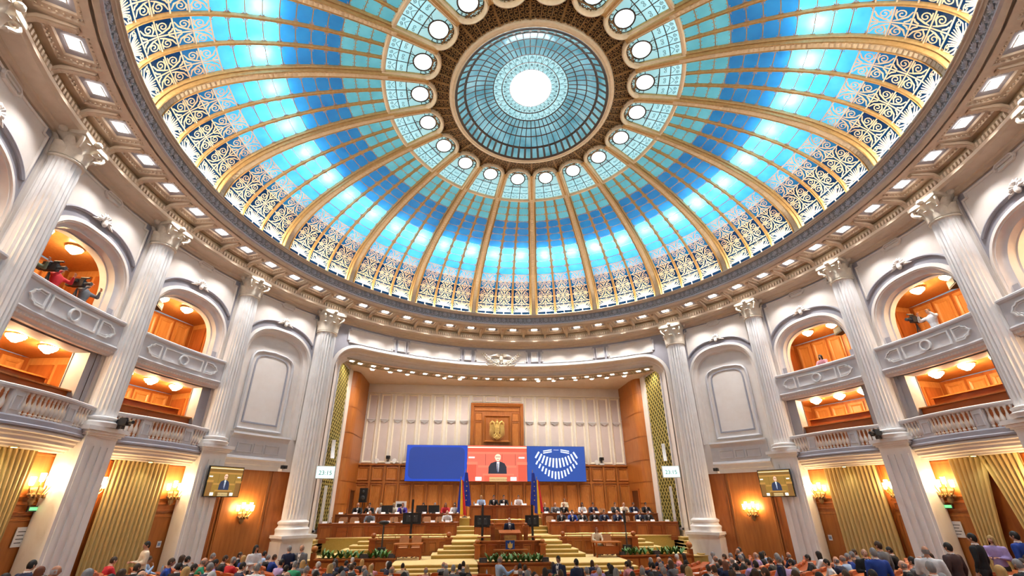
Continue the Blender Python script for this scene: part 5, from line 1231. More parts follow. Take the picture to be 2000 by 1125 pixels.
def chair(lb, x, y, z, rz=0, grp='tan leather stage chairs'):
    t = thing('office_chair', lb, 'chair', (x, y, z), rz, grp)
    for nm, me in CHAIR: link(me, nm, t)
    return t
for s, sd in ((-1, 'left'), (1, 'right')):
    t = thing('side_table', 'small wooden table on the %s of the stage platform' % sd, 'table', (s * 4.47, 9.1, P0), 0)
    MB().box(-.62, .62, -.28, .3, .57, .62).build('table_top', wood, t)
    for x in (-.55, .55):
        for y in (-.22, .24): MB().box(x - .035, x + .035, y - .035, y + .035, 0, .57).build('leg', woodh, t)
    MB().box(-.52, .52, -.2, -.17, .12, .44).build('modesty_panel', woodh, t)
    for x, w in ((-.28, 'left'), (.28, 'right')): chair('tan leather chair behind the %s side table, %s of the two' % (sd, w), s * 4.47 + x, 9.1 + .55, P0)
# television monitors seen from behind, on poles
def tv(lb, x, y, z0, z1, w, h, zc, zb):
    t = thing('monitor_stand', lb, 'monitor', (x, y, 0)); MB().box(-w / 2, w / 2, -.03, .05, zc - h / 2, zc + h / 2).build('monitor_back', black, t)
    mb = MB(); mb.box(-w * .3, w * .3, -.06, -.03, zc - h * .3, zc + h * .3); mb.build('rear_housing', dgrey, t)
    MB().box(-.05, .05, -.12, -.06, z0, z1).build('pole', black, t); MB().box(-.25, .25, -.3, .15, z0, z0 + .04).build('foot_plate', black, t)
    for s in (-1, 1): MB().ball((s * .12, -.07, zc + h * .2), .015, 6, 4).build('bolt', white, t)
tv('black monitor on a pole left of the lectern, seen from behind', -1.2, 9.95, 1.53, 3.1, .76, .5, 2.39, 1.5)
tv('black monitor on a pole right of the lectern, seen from behind', 1.17, 9.95, 1.53, 3.1, .66, .5, 2.39, 1.5)
tv('black monitor on a pole in front of the left stage desk, seen from behind', -4.58, 10.9, P0, 3.35, .88, .5, 2.5, 1.5)
for s, sd in ((-1, 'left'), (1, 'right')):
    t = thing('speaker_stand', 'thin black pole stand on a block base, stage %s' % sd, 'stand', (s * 5.75, 10.0, P0))
    MB().box(-.16, .16, -.16, .16, 0, .4).build('base_block', black, t); MB().tube([(0, 0, .4), (0, 0, 1.35)], .035, 8).build('pole', dgrey, t)
    mb = MB(); (mb.ball((0, 0, 1.42), .24, 12, 6, (1, .5, .4)) if s < 0 else mb.box(-.05, .05, -.05, .05, 1.35, 1.9)); mb.build('top_unit', black, t, True)
t = thing('loudspeaker', 'black loudspeaker on a stand at the far left of the stage wall', 'speaker', (-8.1, 16.3, 2.04)); MB().box(-.22, .22, -.18, .18, 1.2, 2.0).build('cabinet', black, t); MB().tube([(0, 0, 0), (0, 0, 1.2)], .025, 6).build('stand_pole', black, t); MB().box(-.25, .25, -.25, .25, 0, .03).build('stand_foot', black, t)
for z, r in ((1.45, .14), (1.8, .08)): MB().lathe([(0, -.02), (r * .4, -.03), (r, 0)], 14, (0, -.19, z), 'y').build('speaker_cone', dgrey, t)
# flags
def flag(lb, x, y, z, cols, rz, star=False):
    t = thing('flag', lb, 'flag', (x, y, z), rz); MB().tube([(0, 0, 0), (0, 0, 2.45)], .018, 6).build('pole', woodd, t); mb = MB(); mb.lathe([(0, 2.45), (.03, 2.48), (.015, 2.55), (0, 2.62)], 8); mb.build('finial', brass, t, True)
    MB().lathe([(.16, 0), (.16, .03), (.03, .06), (.02, .1)], 12).build('flag_foot', dgrey, t)
    n = len(cols)
    for i, c in enumerate(cols):
        mb = MB(); mb.grid(lambda u, v: ((i + u) / n * .56 * (.3 + .7 * v) - .06 - .12 * v, -.04 * sin((i + u) / n * 9) * v - .03, 2.4 - 1.75 * v - .12 * v * ((i + u) / n)), 6, 10); mb.build('cloth_stripe', c, t, True)
    if star:
        for k in range(5): MB().ball((.06 + .02 * (k % 2), -.08, 1.9 - .25 * k), .03, 5, 4, (1, .3, 1)).build('gold_star', fy, t)
fb = mat('flag_blue', (.01, .025, .25), (.015, .035, .32), 5, .7); fy = mat('flag_yellow', (.85, .55, .02), (.75, .46, .02), 5, .7); fr2 = mat('flag_red', (.62, .02, .03), (.52, .015, .02), 5, .7)
flag('blue, yellow and red flag left of the presiding desk, front one', -2.28, 14.0, 2.02, [fb, fy, fr2], .25); flag('blue flag with gold stars left of the presiding desk', -2.0, 14.45, 2.44, [fb], -.1, True)
flag('blue flag with gold stars right of the presiding desk', 1.95, 14.45, 2.44, [fb], .2, True); flag('blue, yellow and red flag right of the presiding desk', 2.12, 14.0, 2.02, [fb, fy, fr2], -.1)
# cameras on the wainscot ledge
def dome_cam(lb, x):
    t = thing('ledge_camera', lb, 'camera', (x, BY - .16, 5.5)); MB().box(-.14, .14, -.1, .1, 0, .12).build('mount_box', white, t); mb = MB(); mb.tube([(0, 0, .12), (0, 0, .3)], .03, 6); mb.build('mount_arm', dgrey, t)
    mb = MB(); mb.box(-.12, .12, -.2, .08, .3, .48); mb.lathe([(0, -.3), (.05, -.3), (.06, -.2)], 8, (0, 0, .39), 'y'); mb.build('camera_body', black, t)
def wdisc(lb, x):
    t = thing('white_antenna', lb, 'antenna', (x, BY - .22, 5.5)); mb = MB(); mb.lathe([(0, -.05), (.14, -.03), (.15, 0), (.1, .04), (0, .05)], 14, (0, 0, .17), 'y'); mb.build('disc', white, t, True); MB().box(-.05, .05, -.05, .05, 0, .05).build('foot', white, t)
dome_cam('small black camera on the ledge left of the screens', -6.95); dome_cam('small black camera on the ledge right of the screens', 7.0)
wdisc('white round antenna on the ledge left of the left camera', -7.65); wdisc('white round antenna on the ledge right of the left camera', -6.55); wdisc('white round antenna on the ledge left of the right camera', 6.65)
# wall televisions beside the stage
k2 = dict(bg=E_('t_gold', (.30, .17, .03), .9), bg2=E_('t_gold2', (.2, .1, .02), .9), hi=E_('t_cream', (.8, .7, .4), 1), hi2=E_('t_wood', (.42, .22, .05), 1), dk=E_('t_dark', (.1, .05, .02), .6), post=E_('t_post', (.25, .12, .03), .8), wh=E_('t_white', (.9, 1, .95), 1.2), suit=E_('t_suit', (.02, .04, .1), .7), suit2=E_('t_tie', (.04, .08, .3), .8), skin=E_('t_skin', (.8, .5, .36), 1), gold=E_('t_plate', (.6, .45, .2), .8))
for s, sd in ((-1, 'left'), (1, 'right')):
    a = s * 61; t = thing('wall_television', 'flat television showing the speaker, beside the %s blank bay' % sd, 'television', pol(13.05, a, 3.42), -radians(a) + s * .12)
    MB().box(-.66, .66, .0, .08, -.03, 1.08).build('housing', black, t); o = link(None, 'picture', t, (0, -.005, 0)); livepic(o, 1.26, 1.05, k2, 0)
    MB().box(-.06, .06, .08, .5, .4, .6).build('wall_bracket', dgrey, t)
    t = thing('wall_camera', 'small black camera on a bracket beside the %s stage column' % sd, 'camera', pol(13.6, s * 49.3, 4.6), -radians(s * 49)); mb = MB(); mb.box(-.1, .1, -.22, .0, 0, .14); mb.lathe([(0, -.3), (.05, -.3), (.06, -.22)], 8, (0, 0, .07), 'y'); mb.build('camera_body', black, t); MB().box(-.03, .03, -.05, .3, -.1, .02).build('bracket', white, t)
    for k, z, lb in ((72, 5.38, 'black camera strapped to the column between the two %s balconies'),):
        q = pol(13.05, s * 80.2, 5.28); t = thing('balcony_camera', lb % sd, 'camera', q, -radians(s * 80)); mb = MB(); mb.box(-.1, .1, -.2, .12, .1, .28); mb.lathe([(0, -.34), (.06, -.34), (.07, -.2)], 8, (0, 0, .2), 'y'); mb.box(-.05, .05, -.1, .1, .28, .34); mb.build('camera_body', black, t); MB().box(-.06, .06, -.06, .3, 0, .1).build('clamp', dgrey, t)
    t = thing('exit_sign', 'small green exit sign above the door under the second %s box' % sd, 'sign', pol(14.05, s * 83.5, 3.02), -radians(s * 83.5)); MB().box(-.13, .13, -.05, 0, -.07, .07).build('sign_box', dgrey, t); MB().box(-.1, .1, -.055, -.05, -.04, .04).build('green_face', emi('exit_green', (.15, .8, .25), 1.5), t)
    t = thing('door_notice', 'white paper notice on the door under the second %s box' % sd, 'notice', pol(14.08, s * 83.4, 2.33), -radians(s * 83.4)); MB().box(-.16, .16, -.012, 0, -.24, .24).build('sheet', paper, t); 
    for i in range(4): MB().box(-.11, .11 - .05 * (i % 2), -.014, -.012, .12 - .09 * i, .14 - .09 * i).build('print_line', dgrey, t)
    t = thing('small_notice', 'small pale notice on the wood beside the closed %s curtain' % sd, 'notice', pol(14.08, s * 65.8, 1.84), -radians(s * 65.8)); MB().box(-.07, .07, -.012, 0, -.1, .1).build('sheet', paper, t); MB().box(-.05, .05, -.014, -.012, -.05, .05).build('print_block', mat('notice_blue', (.3, .4, .6), (.2, .3, .5), 9, .6), t)
    # speakers hung in the upper boxes
    for k in (72, 90):
        q = pol(14.35, s * (k + 4.6), 10.05); t = thing('box_loudspeaker', 'dark loudspeaker hung in the %s upper box %s of the stage' % ({72: 'first', 90: 'second'}[k], sd), 'speaker', q, -radians(s * (k + 5)) - s * .5)
        MB().box(-.3, .3, -.15, .15, -.14, .14).build('cabinet', black, t); MB().box(-.25, .25, -.16, -.15, -.1, .1).build('grille', dgrey, t); MB().box(-.03, .03, -.03, .03, .14, .55).build('hanger', dgrey, t)
# ================================================================== PEOPLE
def cloth(n, c): return mat('cloth_' + n, c, tuple(x * .8 for x in c), 14, .8)
TOPS = {'navy': (.012, .02, .06), 'black': (.008, .008, .01), 'charcoal': (.03, .032, .036), 'grey': (.14, .15, .17), 'blue': (.012, .05, .30), 'white': (.72, .73, .76), 'pale blue': (.36, .52, .78), 'red': (.55, .02, .03), 'green': (.02, .28, .14), 'lilac': (.42, .32, .62), 'beige': (.50, .40, .28), 'brown': (.06, .03, .03), 'purple': (.05, .03, .28), 'cream': (.75, .66, .50), 'pink': (.70, .30, .34), 'camouflage': (.16, .17, .10)}
HAIRS = {'dark': (.012, .009, .008), 'brown': (.06, .03, .015), 'grey': (.26, .26, .27), 'blond': (.50, .31, .11), 'auburn': (.18, .05, .02), 'white': (.62, .61, .6)}
def hairm(n): return mat('hair_' + n, HAIRS[n], tuple(x * .65 for x in HAIRS[n]), 18, .6, stretch=(1, 1, .3))
SKINS = [mat('skin_a', (.56, .30, .20), (.52, .27, .175), 5, .55), mat('skin_b', (.64, .38, .27), (.60, .34, .235), 5, .55), mat('skin_c', (.48, .235, .145), (.44, .21, .13), 5, .55)]
facedark = mat('eye_and_lip_dark', (.05, .015, .012), (.04, .012, .01), 9, .5)
def lerp(a, b, t): return a + (b - a) * t
def tubeb(mb, pts, rs, n=10):
    mb.tube(pts, rs, n); mb.ball(pts[0], rs[0], 8, 6); mb.ball(pts[-1], rs[-1], 8, 6)
def hand(mb, w, d, up, curl=.5, side=1):
    """palm and five bent fingers; w wrist, d direction, up back-of-hand normal"""
    w, d, up = Vector(w), Vector(d).normalized(), Vector(up).normalized(); up = (up - d * up.dot(d)).normalized(); lat = d.cross(up) * side
    mb.grid(lambda u, v: w + d * (.09 * v) + lat * (.042 * (.65 + .35 * v) * cos(2 * pi * u)) + up * (.016 * sin(2 * pi * u)), 8, 3, True)
    for i, L in enumerate((.068, .078, .072, .056)):
        b = w + d * .085 + lat * (.033 - .022 * i); e1 = b + d * L * .5 - up * L * .12 * curl; e2 = e1 + (d * (1 - curl) - up * curl).normalized() * L * .5; e3 = e2 + (d * (.6 - curl) - up * (.4 + curl)).normalized() * L * .25
        mb.tube([b, e1, e2, e3], [.0095, .009, .008, .006], 5)
    b = w + d * .025 + lat * .036; mb.tube([b, b + lat * .028 + d * .025 - up * .008, b + lat * .032 + d * .055 - up * .02], [.013, .011, .007], 5)
def head_mesh(mb):
    """head, chin on -z, face on +y, centre of the skull at the origin"""
    def fn(u, v):
        a = 2 * pi * u; th = pi * v; z = -cos(th); r = sin(th)
        x = r * cos(a); y = r * sin(a); X = .074 * x; Y = .092 * y; Z = .115 * z
        if z < 0: k = 1 + z * .30; X *= k; Y = Y * (1 + z * .12) + .012 * (-z) * (1 if y > 0 else -.6)
        if y > .75 and -.35 < z < .15: Y += .022 * max(0, 1 - abs(x) / .2) * (1 - abs(z + .15) / .35)
        if y > .6 and .0 < z < .3: Y -= .007 * max(0, 1 - abs(abs(x) - .38) / .25)
        return (X, Y, Z)
    mb.m = 0; mb.grid(fn, 20, 14, True)
    for s in (-1, 1): mb.ball((s * .076, -.008, -.01), .026, 7, 5, (.35, .7, 1.1))
    mb.m = 3
    for s in (-1, 1): mb.ball((s * .03, .079, .012), .009, 6, 4, (1.3, .5, .7)); mb.tube([(s * .016, .09, .034), (s * .046, .083, .034)], .004, 4)
    mb.tube([(-.022, .088, -.062), (0, .094, -.062), (.022, .088, -.062)], .004, 4); mb.m = 0
def hair_meshes():
    d = {}
    def cap(f, grow=1.09):
        mb = MB(); mb.grid(lambda u, v: f(2 * pi * u, v, grow), 20, 8, True); return mb
    def short(a, v, g):
        fr = sin(a); lim = .36 + .44 * ((1 - fr) / 2) ** .8
        th = pi * v * lim; r = sin(th); return (.074 * r * cos(a) * g, .092 * r * sin(a) * g - .004, .115 * cos(th) * g * 1.02)
    d['short'] = cap(short).mesh('hair', hairm('dark'), True)
    def long_(a, v, g):
        fr = sin(a); lim = .40 if fr > .8 else 1.0
        if lim < 1: th = pi * v * lim; r = sin(th); return (.074 * r * cos(a) * 1.13, .092 * r * fr * 1.1, .115 * cos(th) * 1.08)
        th = pi * min(v, .55) * .95; r = sin(th); x, y, z = .074 * r * cos(a) * 1.2, .092 * r * fr * 1.18 - .008, .115 * cos(th) * 1.1
        if v > .55: k = (v - .55) / .45; z -= .2 * k; x *= 1 + .12 * k; y = y * (1 - .1 * k) - .012 * k
        return (x, y, z)
    d['long'] = cap(long_).mesh('hair', hairm('dark'), True)
    def fringe(a, v, g):
        th = pi * (.40 + .28 * v); r = sin(th); fr = sin(a); k = 1.06 if fr < .35 else .9
        return (.074 * r * cos(a) * k, .092 * r * fr * k - .003, .115 * cos(th) * k)
    d['bald'] = cap(fringe).mesh('hair', hairm('grey'), True)
    return d
HAIR = hair_meshes()
class Arch: pass
def archetype(name, seated=False, arms='desk', lean=0., female=False):
    A = Arch(); dz = -.42 if seated else 0
    mb = MB(); f = .9 if female else 1
    def tor(z, y=0): return Vector((0, y + lean * max(0, z - .95), z + dz))
    rings = [(.86, .165, .125), (.95, .168, .12), (1.08, .15 * f, .112), (1.22, .19 * f, .128), (1.33, .215 * f, .128), (1.415, .215 * f, .105), (1.46, .13, .085), (1.48, .065, .065), (1.56, .055, .058), (1.6, .05, .055)]
    src = []
    def torso(m):
        m.grid(lambda u, v: (lambda k: (rings[k][1] * cos(2 * pi * u), tor(rings[k][0]).y + rings[k][2] * sin(2 * pi * u), tor(rings[k][0]).z))(int(round(v * 9))), 20, 9, True)
        for k in (0, 9): z, rx, ry = rings[k]; m.ball(tor(z), 1, 12, 6, (rx * .98, ry * .98, .04))
    torso(mb); HN = []
    sh = tor(1.405)
    for s in (-1, 1):
        S = sh + Vector((s * .218 * f, 0, -.015))
        if arms == 'desk': E_2 = S + Vector((s * .07, .12, -.24)); W = S + Vector((-s * .02, .34, -.27)); hd = ((-s * .35, 1, 0), (0, 0, 1), .3)
        elif arms == 'down': E_2 = S + Vector((s * .06, -.02, -.29)); W = S + Vector((s * .05, .07, -.54)); hd = ((0, .1, -1), (s, 0, 0), .5)
        elif arms == 'front': E_2 = S + Vector((s * .07, .02, -.28)); W = S + Vector((-s * .09, .25, -.24)); hd = ((-s * .5, 1, .2), (0, -.2, 1), .6)
        elif arms == 'wave' and s > 0: E_2 = S + Vector((.12, .14, -.2)); W = S + Vector((.2, .36, -.06)); hd = ((.2, .5, .9), (.2, -1, .3), .15)
        elif arms == 'wave': E_2 = S + Vector((-.05, .1, -.27)); W = S + Vector((.06, .3, -.26)); hd = ((.4, 1, .1), (0, 0, 1), .6)
        elif arms == 'chin' and s > 0: E_2 = S + Vector((.06, .2, -.22)); W = S + Vector((-.1, .27, .02)); hd = ((-.4, -.3, 1), (0, 1, .3), .7)
        elif arms == 'chin': E_2 = S + Vector((-.07, .14, -.24)); W = S + Vector((.08, .34, -.25)); hd = ((.6, .8, 0), (0, 0, 1), .4)
        else: E_2 = S + Vector((s * .12, .2, -.1)); W = S + Vector((s * .02, .3, .13)); hd = ((-s * .3, .4, .8), (s, 0, .2), .7)
        tubeb(mb, [S, lerp(S, E_2, .5), E_2], [.078, .068, .058]); tubeb(mb, [E_2, lerp(E_2, W, .5), W], [.057, .05, .038]); HN.append((W, hd, s)); src.append((E_2, W))
        H = Vector((s * .09, 0, .9 + dz))
        if seated: Kn = H + Vector((s * .04, .42, .0)); An = Vector((s * .11, .44, .09))
        else: Kn = H + Vector((s * .015, .015, -.42)); An = Vector((s * .105, -.01, .09))
        tubeb(mb, [H, lerp(H, Kn, .5), Kn], [.095, .085, .068]); tubeb(mb, [Kn, lerp(Kn, An, .45), An], [.066, .062, .048])
        mb.grid(lambda u, v: (An.x + .045 * sin(pi * (.1 + .8 * v)) * cos(2 * pi * u) * 1.05, An.y - .07 + .25 * v, max(.0, .045 + .05 * sin(2 * pi * u) * sin(pi * (.1 + .8 * v)) * (1 - .35 * v))), 10, 6, True)
    # melt into one continuous surface
    me = bpy.data.meshes.new('tmp'); me.from_pydata(mb.v, [], mb.f); ob = bpy.data.objects.new('tmp_body', me); COL.objects.link(ob)
    md = ob.modifiers.new('r', 'REMESH'); md.mode = 'VOXEL'; md.voxel_size = .03
    sm = ob.modifiers.new('s', 'SMOOTH'); sm.iterations = 3; sm.factor = .5
    ev = bpy.data.meshes.new_from_object(ob.evaluated_get(bpy.context.evaluated_depsgraph_get())); bpy.data.objects.remove(ob); bpy.data.meshes.remove(me)
    out = MB(); vs_ = [tuple(v.co) for v in ev.vertices]; out.v = list(vs_)
    for p in ev.polygons:
        c = p.center; m = 1
        if c.z > 1.475 + dz: m = 0
        elif (c.z < .93 + dz and not seated) or (seated and (c.z < .60 and abs(c.x) < .24 and (c.y > .1 or c.z < .5))): m = 2
        if not seated and c.z < .1 or seated and c.z < .1: m = 3
        out.f.append(tuple(p.vertices)); out.mi.append(m)
    bpy.data.meshes.remove(ev)
    for W, (d, up, cu), s in HN: hand(out, W, d, up, cu, s)
    hd = MB(); head_mesh(hd); hc = tor(1.625) + Vector((0, .015 + lean * .05, 0)); A.head = hc
    o = len(out.v); out.v += [(x + hc.x, y + hc.y, z + hc.z) for x, y, z in hd.v]; out.f += [tuple(i + o for i in q) for q in hd.f]; out.mi += hd.mi
    out.v = [(x / K, y / K, z / K) for x, y, z in out.v]
    A.me = out.mesh('body_' + name, [SKINS[0], cloth('navy', TOPS['navy']), cloth('charcoal', TOPS['charcoal']), facedark], True)
    A.me.polygons.foreach_set('use_smooth', [True] * len(A.me.polygons))
    # shirt front, tie, collar follow the chest
    mb = MB(); y = lambda z: tor(z).y + .124 + .004
    q = [(-.045, 1.44), (.045, 1.44), (.012, 1.12), (-.012, 1.12)]
    mb.add([(-.05, tor(1.455).y + .075, 1.465 + dz), (.05, tor(1.455).y + .075, 1.465 + dz), (.06, tor(1.38).y + .122, 1.38 + dz), (-.06, tor(1.38).y + .122, 1.38 + dz), (.012, tor(1.12).y + .13, 1.12 + dz), (-.012, tor(1.12).y + .13, 1.12 + dz)], [(0, 1, 2, 3), (3, 2, 4, 5)])
    mb.v = [(x / K, y_ / K, z / K) for x, y_, z in mb.v]; A.shirt = mb.mesh('shirt_front', white)
    mb = MB(); mb.add([(-.018, tor(1.45).y + .088, 1.455 + dz), (.018, tor(1.45).y + .088, 1.455 + dz), (.024, tor(1.3).y + .14, 1.3 + dz), (-.024, tor(1.3).y + .14, 1.3 + dz), (.012, tor(1.12).y + .136, 1.13 + dz), (-.012, tor(1.12).y + .136, 1.13 + dz)], [(0, 1, 2, 3), (3, 2, 4, 5)])
    mb.v = [(x / K, y_ / K, z / K) for x, y_, z in mb.v]; A.tie = mb.mesh('tie', cloth('blue', TOPS['blue']))
    mb = MB(); mb.lathe([(.078, 1.465), (.072, 1.50), (.066, 1.505), (.066, 1.46)], 14, (0, tor(1.48).y, dz)); mb.v = [(x / K, y_ / K, z / K) for x, y_, z in mb.v]; A.collar = mb.mesh('shirt_collar', white)
    A.seated = seated
    return A
AR = {'desk': archetype('a', True, 'desk', .18), 'deskf': archetype('b', True, 'desk', .14, True), 'chin': archetype('c', True, 'chin', .16), 'down': archetype('d', False, 'down', .0), 'front': archetype('e', False, 'front', .04), 'wave': archetype('f', False, 'wave', .02), 'shoot': archetype('g', False, 'shoot', .05), 'downf': archetype('h', False, 'front', .02, True)}
PEOPLE = []
def person(arch, label, loc, rz, top='navy', hair='dark', style='short', skin=0, tie=None, shirt=False, collar=False, bottom='charcoal', sc=1., group=None, turn=0):
    A = AR[arch]; o = tag(link(A.me, 'person', None, loc, rz), label, 'person', group)
    for i, m in enumerate((SKINS[skin], cloth(top, TOPS[top]), cloth(bottom, TOPS[bottom]))):
        o.material_slots[i].link = 'OBJECT'; o.material_slots[i].material = m
    h = link(HAIR[style], 'hair', o, A.head / K / K if False else A.head / K); h.scale = (1 / 1, 1, 1)
    h.material_slots[0].link = 'OBJECT'; h.material_slots[0].material = hairm(hair)
    if shirt: link(A.shirt, 'shirt_front', o)
    if tie:
        q = link(A.tie, 'tie', o); q.material_slots[0].link = 'OBJECT'; q.material_slots[0].material = cloth(tie, TOPS[tie])
    if collar: link(A.collar, 'shirt_collar', o)
    o.scale = (sc, sc, sc); PEOPLE.append((loc[0], loc[1])); return o
for k in HAIR:   # hair was modelled in metres
    for v in HAIR[k].vertices: v.co /= K
HN_ = {'short': 'short %s hair', 'long': 'long %s hair', 'bald': 'balding %s hair'}
# ---- standing in the hall
FACE = pi       # towards the camera
def st(x, y, rz, *a, **k): 
    arch, lb = a; return person(arch, lb, (x, y, zf(x, y)), rz, **k)
st(-1.05, 2.1, -1.2, 'wave', 'balding man in a pale blue polo shirt raising his hand in the middle aisle', top='pale blue', hair='grey', style='bald', skin=2, sc=.97)
st(.84, 2.47, 2.3, 'front', 'dark-haired man in navy suit and white shirt standing in the middle aisle', top='navy', shirt=True, collar=True, sc=.96)
st(1.02, .9, .5, 'front', 'short-haired man in navy suit seen from behind in the middle aisle', top='navy', collar=True, sc=.92)
st(8.56, -.97, .2, 'down', 'tall man in a grey jacket seen from behind before the right curtain', top='grey', hair='brown', collar=False, sc=1.02)
st(7.86, -1.22, 2.6, 'front', 'balding man in a black suit facing us beside the grey jacket', top='black', hair='grey', style='bald', shirt=True, skin=1, sc=.93)
st(7.18, -2.25, -.3, 'down', 'grey-haired man in a bright blue suit seen from behind on the right', top='blue', hair='grey', collar=True, sc=.97)
st(7.75, -2.96, -.9, 'front', 'bald man in a white shirt looking down before the right marble pillar', top='white', hair='grey', style='bald', skin=2, sc=.98)
st(5.31, -5.29, -.4, 'down', 'close man with cropped grey hair and dark navy suit at the right front', top='navy', hair='grey', collar=True, skin=2, sc=.9)
st(8.89, -2.46, .1, 'down', 'dark-haired man in a dark brown jacket seen from behind on the right', top='brown', collar=True, sc=.99)
st(10.17, -1.97, .35, 'down', 'broad man in a black suit seen from behind near the parted right curtain', top='black', collar=True, sc=1.08)
st(11.55, -1.25, 1.9, 'downf', 'blond woman in a lilac top between two standing men at the far right', top='lilac', hair='blond', style='long', skin=1, sc=1.0)
st(11.22, -2.08, .2, 'down', 'man in a bright blue suit seen from behind at the far right edge', top='blue', hair='dark', collar=True, sc=1.07)
st(-8.2, 5.3, 1.0, 'down', 'man in a navy suit standing at the foot of the left stage column', top='navy', hair='grey', style='short', sc=1.02)
st(-7.8, 5.45, 2.7, 'front', 'balding man in an open grey suit standing at the foot of the left stage column', top='grey', hair='grey', style='bald', shirt=True, sc=1.05)
st(-8.85, 4.05, -2.2, 'downf', 'dark-haired woman in a white top standing near the left wood wall', top='white', style='long', sc=1.03)
st(-11.3, 2.6, 2.4, 'downf', 'dark-haired woman in a pale wrap before the closed left curtain', top='cream', hair='dark', style='short', sc=1.03)
st(5.99, -.58, .9, 'down', 'grey-haired older man in a dark suit standing among the right rows', top='navy', hair='grey', style='short', collar=True, sc=.88)
# ---- the stage
GS = 'people seated at the stage desks'
def seat_stage(x, y, zfl, lb, kw, arch='desk', ch=None):
    person(arch, lb, (x, y, zfl), FACE, group=GS, **kw)
    chair('tan leather chair of the %s' % lb.replace('seated ', ''), x, y - .0, zfl, pi) if False else None
S1 = dict(top='charcoal', hair='grey'); 
pres = [(-1.08, dict(top='pale blue', hair='blond', style='long', skin=1), 'deskf', 'blond woman in blue at the presiding desk, leftmost of four'), (-.36, dict(top='black', hair='dark', shirt=True, tie='navy'), 'desk', 'dark-haired man in black suit at the presiding desk, second from left'), (.22, dict(top='black', hair='dark', shirt=True, tie='charcoal'), 'desk', 'dark-haired man in black suit at the presiding desk, third from left'), (1.08, dict(top='white', hair='brown', style='short', skin=1), 'deskf', 'woman in white blouse at the presiding desk, rightmost of four')]
for x, kw, ar, lb in pres: person(ar, lb, (x, 14.45, 2.48), FACE, group=GS, **kw); chair('tan leather chair behind the ' + lb.split(' at ')[0] + (' on the left' if x == -.36 else ' on the right' if x == .22 else ''), x, 14.47, 2.44, 0)
def onrow(s, r, px_frac, back): 
    at, L, zt = ROWS[s, r]; x, y = at(L * px_frac); return x, y + back
def prow(s, r, u, kw, lb, arch='desk'):
    x, y = onrow(s, r, u, .82); zfl = {1: 1.70, 2: 2.08}[r]; person(arch, lb, (x, y, zfl), FACE, group=GS, **kw)
    chair('tan chair of the ' + ' '.join(lb.replace('dark-haired ', '').replace('black-haired ', '').replace('balding ', '').replace('blond ', '').replace(' seated', '').replace('at the', 'at').replace('from the', 'from').split()[:12]), x, y + .02, {1: 1.66, 2: 2.04}[r], 0)
def fx(s, r, px):  # photograph column -> share along the desk, left to right
    a, b = {(-1, 1): (631, 893), (-1, 2): (655, 897), (1, 1): (1074, 1321), (1, 2): (1059, 1286)}[s, r]; return (px - a) / (b - a)
for px, kw, lb, ar in ((690, dict(top='black', hair='white', style='bald', shirt=True), 'balding man in black suit at the left rear desk, first from the left', 'desk'), (713, dict(top='black', hair='dark', shirt=True), 'dark-haired person in black at the left rear desk, second from the left', 'chin'), (735, dict(top='white', hair='blond', style='long', skin=1), 'blond woman in white at the left rear desk, third from the left', 'deskf'), (761, dict(top='cream', hair='blond', style='long', skin=1), 'woman in cream at the left rear desk, fourth from the left', 'deskf'), (779, dict(top='purple', hair='auburn', style='short', shirt=True), 'person in a purple jacket at the left rear desk, fifth from the left', 'chin'), (821, dict(top='black', hair='dark', style='long'), 'dark-haired woman in black at the left rear desk, sixth from the left', 'deskf'), (845, dict(top='grey', hair='grey', shirt=True, tie='charcoal'), 'man in grey suit at the left rear desk, third from the right end', 'desk'), (867, dict(top='red', hair='auburn', style='long'), 'woman in red at the left rear desk, second from the right end', 'deskf'), (886, dict(top='white', hair='dark', style='long', skin=1), 'black-haired woman in white at the right end of the left rear desk', 'deskf')): prow(-1, 2, fx(-1, 2, px), kw, lb, ar)
for px, kw, lb, ar in ((718, dict(top='grey', hair='grey', style='bald'), 'man in a grey top at the left front desk', 'desk'), (872, dict(top='white', hair='grey', style='bald', skin=1), 'balding man in a white shirt leaning on the left front desk', 'desk')): prow(-1, 1, fx(-1, 1, px), kw, lb, ar)
rr2 = ((1069, 'charcoal', 'grey', 'bald', 'first', 'desk'), (1090, 'grey', 'white', 'bald', 'second', 'desk'), (1107, 'black', 'grey', 'bald', 'third', 'desk'), (1145, 'white', 'dark', 'long', 'fourth', 'deskf'), (1167, 'navy', 'brown', 'short', 'fifth', 'desk'), (1212, 'charcoal', 'brown', 'short', 'sixth', 'chin'), (1230, 'cream', 'white', 'bald', 'seventh', 'chin'), (1249, 'navy', 'brown', 'short', 'eighth', 'desk'), (1274, 'black', 'dark', 'short', 'ninth', 'chin'))
for px, tp, hr, sty, o_, ar in rr2: prow(1, 2, fx(1, 2, px), dict(top=tp, hair=hr, style=sty, shirt=sty != 'long', tie=None if tp in ('white', 'cream') else 'charcoal'), '%s in %s at the right rear desk, %s seated from the left' % ('woman' if sty == 'long' else 'man', tp, o_), ar)
rr1 = ((1104, 'charcoal', 'brown', 'short', 'first', 'chin'), (1126, 'blue', 'dark', 'short', 'second', 'chin'), (1146, 'charcoal', 'grey', 'bald', 'third', 'chin'), (1170, 'black', 'auburn', 'short', 'fourth', 'desk'), (1190, 'navy', 'brown', 'short', 'fifth', 'desk'), (1216, 'navy', 'grey', 'bald', 'sixth', 'chin'), (1260, 'navy', 'brown', 'short', 'seventh', 'desk'), (1277, 'charcoal', 'dark', 'short', 'eighth', 'desk'))
for px, tp, hr, sty, o_, ar in rr1: prow(1, 1, fx(1, 1, px), dict(top=tp, hair=hr, style=sty, shirt=True, tie='charcoal' if ar == 'desk' else None), 'man in %s suit at the right front desk, %s from the left' % (tp, o_), ar)
